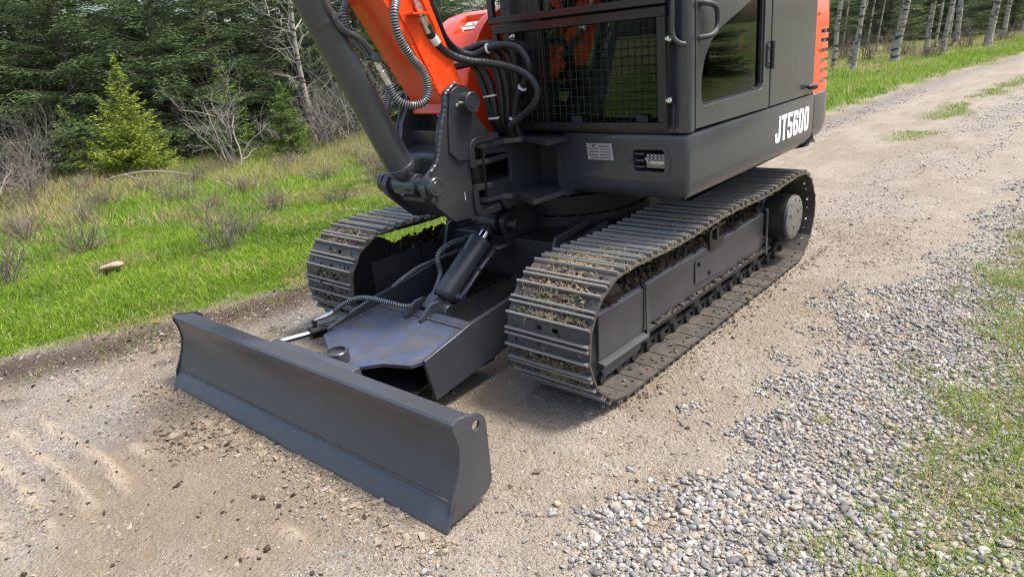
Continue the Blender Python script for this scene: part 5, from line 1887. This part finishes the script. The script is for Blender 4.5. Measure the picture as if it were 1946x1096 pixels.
vg['kind'] = 'stuff'
link(vg)

# ------------------------------------------------------------------ conifers
def conifer_mesh(H, Lmax, nb, twig, cl, cw, z0=0.12, droop=0.25, upturn=0.15, seed=0, prune=0.0, dens=1.0, taper=0.85, lowpow=1.0, jit=0.22):
    r = np.random.default_rng(seed)
    C, D, Wd, Ln, T = [], [], [], [], []
    Bp = []
    zs = z0 + (H - z0) * ((np.arange(nb) + r.random(nb)) / nb) ** lowpow
    for i, zb in enumerate(zs):
        f = (zb - z0) / (H - z0)
        L = Lmax * (1 - f) ** taper * r.uniform(0.65, 1.1) + 0.03 * H * (1 - f) * 0.5
        if prune and zb < prune and r.random() < 0.75:
            L *= r.uniform(0.3, 0.7)
        a = r.uniform(0, 2 * pi) if i % 3 else (i * 2.39996)
        rad = np.array([cos(a), sin(a), 0.0])
        tan = np.array([-sin(a), cos(a), 0.0])
        m = max(3, int(L / twig))
        u = (np.arange(m) + r.random(m)) / m
        rise = (0.55 * f - droop * (1 - f))
        zz_ = zb + L * (rise * u + upturn * u ** 2.2)
        pos = rad[None] * (L * u)[:, None]
        pos[:, 2] = zz_
        Bp.append((np.array([0, 0, zb]), pos[-1], 0.012 * H / 6 * (1 - f) + 0.004))
        bt = r.uniform(-0.12, 0.12)
        for k in range(m):
            if u[k] < 0.12 and r.random() < 0.5:
                continue
            tl = (0.10 + 0.42 * (1 - abs(u[k] - 0.45) * 1.3)) * L * 0.55 * r.uniform(0.6, 1.2) + twig * 0.8
            tl = min(tl, 0.5 * L + twig)
            for sgn in (-1, 1, 0):
                if sgn == 0 and r.random() < 0.6:
                    continue
                fw = r.uniform(0.35, 0.9)
                d = rad * fw + tan * sgn * r.uniform(0.6, 1.0) + np.array([0, 0, r.uniform(-0.28, 0.12) + 0.25 * f])
                if sgn == 0:
                    d = rad + np.array([0, 0, r.uniform(0.0, 0.5)])
                d /= np.linalg.norm(d)
                q = max(1, int(tl / (cl * 0.55) * dens))
                tt = (np.arange(q) + 0.5) / q
                c = pos[k][None] + d[None] * (tl * tt)[:, None]
                c[:, 2] -= 0.12 * tl * tt ** 2
                off = r.normal(0, cl * 0.14, (q, 3))
                dd = d[None] + r.normal(0, jit, (q, 3))
                dd /= np.linalg.norm(dd, axis=1, keepdims=True)
                C.append(c + off)
                D.append(dd)
                Ln.append(cl * r.uniform(0.75, 1.25, q))
                Wd.append(cw * r.uniform(0.7, 1.3, q))
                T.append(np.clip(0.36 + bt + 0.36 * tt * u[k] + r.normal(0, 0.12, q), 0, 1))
    # leader
    q = 26
    C.append(np.stack([r.normal(0, 0.01, q), r.normal(0, 0.01, q), np.linspace(H * 0.90, H * 1.03, q)], -1))
    D.append(np.stack([r.normal(0, .5, q), r.normal(0, .5, q), np.ones(q)], -1))
    Ln.append(np.full(q, cl)); Wd.append(np.full(q, cw)); T.append(np.full(q, 0.8))
    C, D, Ln, Wd, T = map(np.concatenate, (C, D, Ln, Wd, T))
    D /= np.linalg.norm(D, axis=1, keepdims=True)
    n = len(C)
    rr = r.normal(size=(n, 3)) + np.array([0, 0, 1.2])
    s = np.cross(D, rr)
    s /= np.linalg.norm(s, axis=1, keepdims=True)
    nn = np.cross(s, D)
    V = np.stack([C - D * Ln[:, None] / 2, C + s * Wd[:, None] / 2 - nn * 0.1 * Wd[:, None], C + D * Ln[:, None] / 2, C - s * Wd[:, None] / 2 - nn * 0.1 * Wd[:, None]], 1).reshape(-1, 3)
    F = np.arange(n * 4).reshape(n, 4)
    return V, F, np.repeat(T, 4), Bp


def make_conifer(name, label, mat, group=None, trunk_r=0.07, **kw):
    V, F, T, Bp = conifer_mesh(**kw)
    t = thing(name, label, 'tree', group=group)
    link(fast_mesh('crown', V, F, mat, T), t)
    H = kw['H']
    b = B()
    n = 10
    b.tube([(0.02 * sin(i * 1.3) * H / 6, 0.02 * cos(i * 1.7) * H / 6, H * i / n) for i in range(n + 1)], [trunk_r * (1 - 0.93 * i / n) for i in range(n + 1)], 8)
    for p, q, r_ in Bp:
        b.tube([p, p + (q - p) * 0.5 - np.array([0, 0, 0.02]), q], [r_, r_ * 0.7, r_ * 0.25], 4, False)
    b.build('trunk', M['sprucebark'], t)
    return t


def place(proto, x, y, rz, s, label, sz=1.0, tilt=0.0, first=[None]):
    o = copy_tree(proto)
    o.location = (x, y, float(height(np.array([x]), np.array([y]))[0]) - 0.03)
    o.rotation_euler = (tilt, 0, rz)
    o.scale = (s, s, s * sz)
    o['label'] = label
    return o


GRP = 'dark spruces of the forest edge'
protos = []
for k, kw in enumerate((dict(H=5.6, Lmax=1.65, nb=230, twig=0.050, cl=0.055, cw=0.0125, seed=1, z0=0.15, lowpow=1.2, jit=0.2),
                        dict(H=5.2, Lmax=1.55, nb=220, twig=0.050, cl=0.055, cw=0.0125, seed=2, z0=0.20, droop=0.32, upturn=0.25, lowpow=1.2, jit=0.2),
                        dict(H=5.8, Lmax=1.8, nb=180, twig=0.058, cl=0.062, cw=0.0135, seed=3, z0=0.7, droop=0.35, prune=1.5, lowpow=1.2, jit=0.2))):
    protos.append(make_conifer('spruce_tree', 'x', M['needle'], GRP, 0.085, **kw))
SPR = [  # proto, x, y, rot, scale, label
    (0, -10.6, 1.25, 0.3, 1.0, 'broad dark spruce right behind the yellow-green young fir'),
    (1, -9.95, 2.45, 1.9, 1.0, 'dense spruce between the yellow-green fir and the grey dead bush'),
    (0, -10.2, 3.45, 4.0, 1.05, 'spruce rising right behind the slender olive green fir'),
    (1, -9.6, 4.7, 2.6, 1.0, 'spruce behind the small green fir left of the pale bare aspen'),
    (0, -9.3, 6.0, 5.0, 1.0, 'spruce seen between the boom cylinder and the forest edge'),
    (1, -8.8, 7.5, 0.9, 1.05, 'spruce seen just under the orange boom'),
    (2, -11.6, -0.6, 1.1, 1.0, 'shaded spruce with bare lower branches at the left end of the forest'),
    (2, -11.3, 0.45, 2.9, 1.0, 'spruce with dark bare trunk left of the yellow-green fir'),
    (1, -12.0, 2.0, 3.3, 1.15, None), (0, -11.8, 3.0, 1.2, 1.15, None), (1, -11.4, 4.4, 0.2, 1.1, None), (0, -10.9, 5.6, 2.2, 1.1, None),
    (1, -10.4, 7.0, 4.4, 1.1, None), (0, -10.2, 9.0, 1.4, 1.15, None), (0, -12.6, 0.6, 5.3, 1.1, None), (1, -13.0, -0.9, 0.6, 1.0, None),
    (0, -13.4, 1.4, 2.6, 1.2, None), (1, -13.2, 3.6, 0.6, 1.2, None), (0, -12.8, 5.4, 4.6, 1.2, None), (1, -12.2, 7.4, 3.6, 1.2, None), (0, -11.8, 9.6, 0.6, 1.2, None),
    (1, -14.6, -0.2, 3.6, 1.2, None), (0, -14.8, 2.4, 1.6, 1.2, None),
    (0, -8.9, 9.6, 3.9, 1.0, 'spruce seen past the bare trees between boom and cab'), (1, -8.6, 11.5, 2.9, 1.1, None),
]
for k, x, y, rz, s, lab in SPR:
    place(protos[k], x, y, rz, s, lab or 'dark spruce standing in the second row of the left forest')
for k, x, y in ((0, -9.6, 24), (1, -8.2, 27), (2, -7.0, 25.5), (0, -5.9, 29), (1, -5.0, 27.5), (2, -4.3, 31), (0, -3.3, 29.5), (1, -2.4, 33), (2, -1.6, 31.5), (0, -0.6, 35), (1, 0.6, 37), (0, 1.8, 40), (1, -3.8, 36), (0, -6.8, 34), (1, 3.2, 43), (2, -9.0, 31), (1, -10.5, 28), (0, -11.5, 32), (1, -8.2, 33), (0, -7.6, 29.5), (1, -9.8, 36), (0, -5.2, 38), (1, -7.0, 40), (0, -2.8, 40), (1, -1.0, 42), (0, 1.2, 45), (1, -12.5, 38), (0, -10.0, 42), (1, 4.5, 48), (0, -4.4, 44), (0, -12.0, 24.5), (1, -10.8, 21.5), (0, -12.8, 19)):
    place(protos[k], x, y, x * 3.1 + y, 1.0, 'dark spruce deep in the wood behind the white aspens')
for k, x, y in ((0, 7.6, 2.2), (1, 8.0, 4.2), (0, 7.4, 6.2), (1, 8.2, 8.2), (0, 8.0, 10.5), (1, 9.5, 0.2), (0, 8.6, 13.0), (1, 9.0, 16.5), (0, 10.2, 5.5), (1, 10.4, 9.6)):
    place(protos[k], x, y, x * 2.1 + y, 0.85, 'dark spruce on the right side of the road opposite the cab door')
for p in protos:
    for ch in list(p.children):
        bpy.data.objects.remove(ch)
    bpy.data.objects.remove(p)

fir = make_conifer('fir_tree', 'bright yellow-green young fir standing alone in front of the dark forest', M['needle_bright'], None, 0.035, H=1.74, Lmax=0.66, nb=230, twig=0.034, cl=0.048, cw=0.015, seed=11, z0=0.05, droop=-0.03, upturn=0.26, taper=1.05)
fir.location = (-8.72, 1.15, -0.02)
fir.rotation_euler = (-0.09, 0.03, 0.6)
fir2 = make_conifer('fir_tree', 'small light green fir at the forest edge left of the boom cylinder', M['needle_mid'], None, 0.02, H=1.15, Lmax=0.42, nb=150, twig=0.030, cl=0.042, cw=0.014, seed=12, z0=0.04, droop=0.05, upturn=0.2, taper=0.75)
fir2.location = (-7.62, 3.15, -0.02)
fir3 = make_conifer('fir_tree', 'slender olive green fir behind the grey dead bush', M['needle_mid'], None, 0.025, H=1.60, Lmax=0.46, nb=95, twig=0.045, cl=0.052, cw=0.014, seed=13, z0=0.06, droop=0.12, upturn=0.18, taper=0.7, dens=0.8)
fir3.location = (-8.35, 2.62, -0.02)
fir4 = make_conifer('fir_tree', 'thin dark green fir seedling left of the yellow-green fir', M['needle_mid'], None, 0.02, H=1.15, Lmax=0.55, nb=60, twig=0.05, cl=0.052, cw=0.014, seed=14, z0=0.05, droop=0.05, upturn=0.22, dens=0.7)
fir4.location = (-9.25, 0.75, -0.02)
fir4.rotation_euler = (0.1, -0.15, 0)

# ------------------------------------------------------------------ bare shrubs and trees
def branch_mesh(stems, H, depth, seed, spread=0.5, curl=0.25, r0=0.010, split=(2, 4), shrink=0.62, sides=4, base_r=0.05, up=0.25, gnarl=0.16):
    r = np.random.default_rng(seed)
    Vs, Fs, Ts = [], [], []
    cnt = [0]

    def seg_tube(pts, rads, tint):
        n = len(pts)
        nrm = None
        base = cnt[0]
        for i in range(n):
            t = pts[min(i + 1, n - 1)] - pts[max(0, i - 1)]
            t = t / (np.linalg.norm(t) + 1e-9)
            if nrm is None:
                nrm = np.cross(t, [0.3, 0.5, 0.81])
                nrm /= np.linalg.norm(nrm) + 1e-9
            nrm = nrm - t * np.dot(t, nrm)
            nrm /= np.linalg.norm(nrm) + 1e-9
            bn = np.cross(t, nrm)
            for k in range(sides):
                a = 2 * pi * k / sides
                Vs.append(pts[i] + (nrm * cos(a) + bn * sin(a)) * rads[i])
                Ts.append(tint)
        for i in range(n - 1):
            for k in range(sides):
                k2 = (k + 1) % sides
                Fs.append((base + i * sides + k, base + i * sides + k2, base + (i + 1) * sides + k2, base + (i + 1) * sides + k))
        cnt[0] += n * sides

    def grow_(p, d, L, rad, lev):
        n = 5 if lev < depth else 3
        pts = [p]
        q = p.copy()
        dd = d.copy()
        for i in range(n):
            dd = dd + r.normal(0, gnarl, 3) + np.array([0, 0, up * 0.12])
            dd /= np.linalg.norm(dd)
            q = q + dd * L / n
            pts.append(q.copy())
        rads = [rad * (1 - 0.55 * i / n) for i in range(n + 1)]
        seg_tube(pts, rads, np.clip(r.normal(0.5, 0.2) + 0.15 * lev / max(depth, 1), 0, 1))
        if lev < depth:
            for c in range(r.integers(split[0], split[1] + 1)):
                i = r.integers(1, n + 1)
                sd = dd + r.normal(0, spread, 3) + np.array([0, 0, up])
                sd /= np.linalg.norm(sd)
                grow_(pts[i], sd, L * shrink * r.uniform(0.7, 1.25), rads[i] * 0.68, lev + 1)

    for s in range(stems):
        a = r.uniform(0, 2 * pi)
        p = np.array([cos(a), sin(a), 0]) * base_r * r.random()
        d = np.array([cos(a) * r.uniform(0.1, 1.0) * spread, sin(a) * r.uniform(0.1, 1.0) * spread, 1.0])
        d /= np.linalg.norm(d)
        grow_(p, d, H * 0.55 * r.uniform(0.7, 1.15), r0 * r.uniform(0.7, 1.1), 0)
    return np.array(Vs), np.array(Fs), np.array(Ts)


def shrub_proto(name, mat, **kw):
    V, F, T = branch_mesh(**kw)
    return fast_mesh(name, V, F, mat, T)


meadow = [shrub_proto('bare_shrub', M['twig'], stems=20, H=0.68, depth=3, seed=s, spread=0.75, r0=0.0055, split=(2, 4), sides=3, base_r=0.10, up=0.22) for s in (21, 22, 23)]
lowdry = [shrub_proto('dry_shrub', M['twig'], stems=46, H=0.40, depth=2, seed=s, spread=1.1, r0=0.004, split=(2, 4), sides=3, base_r=0.22, up=0.15) for s in (31, 32)]
thick = [shrub_proto('dead_bush', M['greytwig'], stems=9, H=1.35, depth=3, seed=s, spread=0.62, r0=0.017, split=(2, 4), sides=4, base_r=0.14, up=0.16, gnarl=0.22) for s in (41, 42)]
tangle = [shrub_proto('dead_bush', M['greytwig'], stems=30, H=1.8, depth=3, seed=s, spread=0.5, r0=0.010, split=(2, 4), sides=3, base_r=0.35, up=0.2, gnarl=0.2) for s in (51, 52)]


def put(proto, x, y, s, label, cat, group=None, rz=None, tilt=(0, 0), sz=1.0):
    o = bpy.data.objects.new(proto.name.split('.')[0], proto.data)
    COL.objects.link(o)
    o.location = (x, y, float(height(np.array([x]), np.array([y]))[0]) - 0.01)
    o.rotation_euler = (tilt[0], tilt[1], random.uniform(0, 6.28) if rz is None else rz)
    o.scale = (s, s, s * sz)
    return tag(o, label, cat, group)


GS = 'bare shrubs in the meadow'
put(meadow[0], -3.20, -0.22, 1.0, 'largest twiggy bare shrub in the meadow left of the far track', 'shrub', GS)
put(meadow[1], -3.55, 0.12, 0.7, 'smaller twiggy shrub just behind the largest meadow shrub', 'shrub', GS)
put(meadow[1], -4.60, -0.85, 0.85, 'upright bare shrub behind the flat tan stone', 'shrub', GS)
put(meadow[2], -4.02, -1.62, 0.95, 'bare shrub at the left edge of the meadow nearest the dirt', 'shrub', GS)
put(meadow[2], -4.10, 0.75, 0.75, 'dark twiggy shrub right of the largest meadow shrub', 'shrub', GS)
put(meadow[0], -4.15, 2.15, 0.95, 'brownish shrub beside the foot of the boom cylinder', 'shrub', GS)
put(meadow[1], -4.7, 2.6, 0.9, 'pale shrub behind the brownish shrub near the boom cylinder', 'shrub', GS)
put(lowdry[0], -3.72, 1.30, 0.8, 'low dry shrub just above the far track', 'shrub', GS)
put(lowdry[0], -6.35, 0.75, 1.05, 'wide pinkish dry shrub clump below the dead bush', 'shrub', GS)
put(lowdry[1], -5.9, 1.35, 0.9, 'dry clump right of the wide pinkish clump', 'shrub', GS)
put(lowdry[1], -7.0, 0.1, 0.9, 'dry clump under the yellow-green fir on its left', 'shrub', GS)
put(lowdry[0], -5.4, 2.2, 0.9, 'dry clump in the green grass right of centre of the meadow', 'shrub', GS)
put(meadow[2], -5.8, -1.0, 0.8, 'grey shrub near the left edge half way to the forest', 'shrub', GS)
put(meadow[0], -6.3, -0.3, 0.7, 'thin grey shrub in front of the shaded spruce', 'shrub', GS)
put(meadow[1], -5.0, 0.55, 0.6, 'thin low shrub in the middle of the meadow', 'shrub', GS)
put(lowdry[1], -4.4, 3.6, 1.1, 'dry clump seen under the boom cylinder', 'shrub', GS)
put(meadow[2], -5.2, 4.4, 1.1, 'bare stems at the forest edge under the boom', 'shrub', GS)
put(lowdry[0], -7.6, 2.0, 0.9, 'dry clump at the foot of the grey dead bush', 'shrub', GS)
put(meadow[0], -8.0, -0.3, 1.1, 'upright bare stems in front of the dark left forest gap', 'shrub', GS)
put(meadow[1], -9.3, -0.1, 1.3, 'tall bare stems inside the dark left forest gap', 'shrub', GS)
for x, y, s_ in ((-8.3, 0.35, 1.0), (-7.9, -0.6, 1.1), (-7.2, 1.3, 1.0), (-6.9, 2.7, 1.1), (-6.6, 3.5, 1.0), (-7.0, 4.6, 1.1), (-6.2, 4.9, 1.0), (-5.7, 3.1, 0.8), (-8.9, -0.9, 1.1), (-5.0, 5.2, 1.1), (-6.6, -0.9, 0.9), (-7.4, 0.8, 0.9)):
    put(lowdry[int(x * 10) % 2], x, y, s_, 'one of the dry pinkish shrub clumps along the foot of the left forest', 'shrub', GS)
GD = 'grey dead bushes along the forest'
put(thick[0], -7.62, 2.12, 0.95, 'pale grey dead bush with curved branches right of the yellow-green fir', 'bush', GD, 0.4, sz=1.45)
put(thick[1], -8.95, -0.75, 1.0, 'grey dead branches reaching in at the left edge', 'bush', GD, 2.0, (0.0, 0.55))
put(thick[1], -8.2, 3.3, 0.8, 'thin grey dead bush between the olive fir and the small green fir', 'bush', GD, 1.2)
put(tangle[0], -7.75, 4.05, 1.0, 'dense brown tangle of twigs right of the small green fir', 'bush', GD)
put(tangle[1], -8.1, 4.9, 1.05, 'twig tangle behind the boom cylinder', 'bush', GD)
put(tangle[1], -9.9, 0.1, 0.9, 'dark twig tangle left of the fir seedling', 'bush', GD)
put(tangle[0], -7.5, 7.1, 1.15, 'twig tangle seen between boom and cab', 'bush', GD)
put(thick[0], -7.0, 7.7, 1.25, 'pale bare branches seen above the orange tank cover', 'bush', GD)


def bare_tree(name, label, cat, mat_trunk, x, y, H, r, lean, nbr, seed, group=None, blen=1.0, zmin=0.9, bmat='twig', br=0.009):
    t = thing(name, label, cat, (x, y, -0.05), group)
    rr = np.random.default_rng(seed)
    n = 14
    w1, w2 = rr.uniform(0, 6, 2)
    ctr = [np.array([lean[0] * H * i / n + 0.06 * sin(i * 0.8 + w1) * i / n * 2, lean[1] * H * i / n + 0.06 * sin(i * 0.7 + w2) * i / n * 2, H * i / n]) for i in range(n + 1)]
    b = B()
    rad = [r * (1 - 0.8 * i / n) * (1.35 if i == 0 else 1.0) for i in range(n + 1)]
    ctr = [ctr[0], ctr[0] * 0.7 + ctr[1] * 0.3] + ctr[1:]
    rad = [rad[0] * 1.15, rad[0] * 0.84] + rad[1:]
    b.tube(ctr, rad, 12)
    b.build('trunk', mat_trunk, t)
    ctr.pop(1)
    Vp, Fp, Tp, k = [], [], [], 0
    for j in range(nbr):
        zf = rr.uniform(zmin, H * 0.9)
        i = min(n - 1, int(zf / H * n))
        p = ctr[i] + (ctr[i + 1] - ctr[i]) * (zf / H * n - i)
        V, F, T = branch_mesh(1, blen * rr.uniform(0.6, 1.3), 2, int(seed * 97 + j), spread=0.8, r0=br * blen ** 0.5, split=(2, 4), sides=3, base_r=0.0, up=0.1, gnarl=0.2)
        a = rr.uniform(0, 2 * pi)
        ti = rr.uniform(0.7, 1.3)
        Rm = np.array(Matrix.Rotation(a, 3, 'Z') @ Matrix.Rotation(ti, 3, 'X'))
        Vp.append(V @ Rm.T + p); Fp.append(F + k); Tp.append(T); k += len(V)
    if Vp:
        link(fast_mesh('branches', np.concatenate(Vp), np.concatenate(Fp), M[bmat], np.concatenate(Tp)), t)
    return t


GA = 'aspens at the edge of the right wood'
ASP = [(-3.68, 16.86, 0.085, 0.035, 'twin white aspen trunk right beside the orange engine cover'),
       (-3.45, 17.3, 0.065, 0.19, 'thin leaning stem of the twin aspen beside the orange engine cover'),
       (-2.92, 15.81, 0.085, 0.10, 'white aspen with black base nearest the excavator'),
       (-4.86, 24.18, 0.045, 0.07, 'slim aspen behind the white aspen with black base'),
       (-4.13, 22.49, 0.032, 0.095, 'thinnest aspen stem left of the stout scarred aspen'),
       (-2.52, 17.89, 0.145, 0.10, 'stout scarred aspen with black blotches alone in the middle'),
       (-2.31, 20.49, 0.10, 0.03, 'dark reddish trunk at the left of the close aspen group'),
       (-2.09, 20.30, 0.05, 0.087, 'thin middle stem of the close aspen group'),
       (-1.93, 20.63, 0.095, 0.066, 'right trunk of the close aspen group'),
       (-2.50, 25.83, 0.13, 0.02, 'grey aspen standing back right of the close group'),
       (-3.34, 32.85, 0.075, -0.02, 'slim pale aspen far back right of the close group'),
       (-1.13, 22.41, 0.14, 0.107, 'thick dark-based leaning aspen at the grass edge'),
       (-1.41, 27.73, 0.115, 0.056, 'aspen behind the thick leaning one on its right'),
       (-1.20, 30.48, 0.11, 0.112, 'rightmost leaning aspen in the wood'),
       (-6.99, 30.22, 0.035, -0.06, None), (-5.6, 34.0, 0.06, 0.03, None), (-4.6, 38.0, 0.085, 0.03, None), (-2.9, 38.0, 0.085, 0.03, None),
       (-6.2, 26.0, 0.06, 0.05, None), (-5.3, 21.0, 0.05, 0.06, None), (-1.9, 35.0, 0.08, 0.05, None), (-0.4, 34.0, 0.08, 0.09, None), (-3.0, 27.5, 0.05, 0.05, None), (-2.0, 29.0, 0.05, 0.06, None)]
for i, (x, y, r_, ln, lab) in enumerate(ASP):
    bare_tree('aspen_tree', lab or 'slim aspen stem among the others deep in the right wood', 'tree', M['aspen'], x, y, 7.0, r_ * 0.72, (ln * 0.97, ln * 0.2), 5 if i < 14 else 2, 200 + i, GA, 0.9, 0.7)
for i, (x, y) in enumerate(((-3.3, 18.5), (-2.9, 20.5), (-2.0, 19.0), (-1.6, 22.2), (-4.2, 19.0), (-1.0, 25.0), (-3.6, 22.0), (-0.4, 27.5), (-2.3, 23.5), (-4.6, 21.0))):
    put(lowdry[i % 2] if i % 3 else meadow[i % 3], x, y, 1.7, 'dry brown undergrowth shrub between the white aspens', 'shrub', 'undergrowth of the right wood')
bare_tree('bare_aspen', 'pale leafless aspen with forked limbs rising left of the boom cylinder', 'tree', M['aspen'], -8.35, 4.05, 5.0, 0.050, (0.02, 0.0), 40, 301, None, 1.5, 0.9, 'palebark', 0.013)
bare_tree('bare_aspen', 'bare branching tree seen between the boom and the cab', 'tree', M['aspen'], -7.2, 7.6, 5.0, 0.05, (0.04, 0.0), 40, 302, None, 1.5, 0.7, 'palebark', 0.012)
for p in meadow + lowdry + thick + tangle:
    bpy.data.objects.remove(p)

# ------------------------------------------------------------------ small things
def stone(name, label, x, y, size, tint, mat=None, flat=(0.4, 0.45), seed=0):
    global rng
    rng = np.random.default_rng(seed + 5)
    V, F, T = rocks(np.array([[0, 0, 0.0]]), np.array([size]), np.array([tint]), icosphere(3), flat, 0.03, 0.3)
    o = fast_mesh(name, V, F, mat or M['pebble'], T, smooth=True)
    link(o)
    o.location = (x, y, float(height(np.array([x]), np.array([y]))[0]))
    tag(o, label, 'stone')
    return o


fs = stone('flat_stone', 'flat tan stone lying alone in the green grass', -3.52, -1.01, 0.115, 0.72, plain('tan_sandstone', (0.27, 0.215, 0.155), 0.9, 0, 0.25, 30), (0.34, 0.38))
fs.scale = (1.3, 0.8, 1.0)
fs.location.z += 0.03
stone('loose_stone', 'lone blue-grey stone on bare dirt in front of the blade corner', 1.10, -1.445, 0.014, 0.25)
stone('loose_stone', 'round pale stone in the crumbled soil below the middle of the blade', 0.36, -1.66, 0.017, 0.5)
stone('loose_stone', 'lone dark stone on the dirt beside the front of the near track', 1.09, -0.42, 0.014, 0.05)

fb = B()
fb.tube(smooth_path([(-8.6, 0.55, 0.03), (-8.35, 0.75, 0.13), (-8.0, 1.05, 0.17), (-7.75, 1.3, 0.12), (-7.5, 1.6, 0.02)], 0.05), 0.011, 6)
fb.tube(smooth_path([(-8.2, 0.85, 0.15), (-8.0, 0.95, 0.08), (-7.7, 1.1, 0.02)], 0.05), 0.007, 6)
o = fb.build('fallen_branch', plain('weathered_fallen_wood', (0.30, 0.27, 0.24), 0.85, 0, 0.2, 20))
tag(o, 'arched grey fallen branch on the ground below the yellow-green fir', 'branch')

Vf, Ff, k = [], [], 0
for i in range(60):
    if i < 26:
        c = np.array([-9.6, -0.5, 0.3]) + rng.normal(0, 1, 3) * np.array([0.18, 0.25, 0.12])
    elif i < 44:
        c = np.array([-1.85, 20.2, 0.25]) + rng.normal(0, 1, 3) * np.array([0.3, 0.6, 0.10])
    else:
        x = rng.uniform(-3.5, -1.2)
        y = rng.uniform(6, 16)
        c = np.array([x, y, 0.08])
    for j in range(3):
        d = rng.normal(0, 0.011 if i < 44 else 0.008, (4, 3))
        Vf.append(c + d)
        Ff.append([k, k + 1, k + 2, k + 3])
        k += 4
fl = fast_mesh('yellow_flowers', np.concatenate(Vf), np.array(Ff), M['flower'])
fl['kind'] = 'stuff'
link(fl)
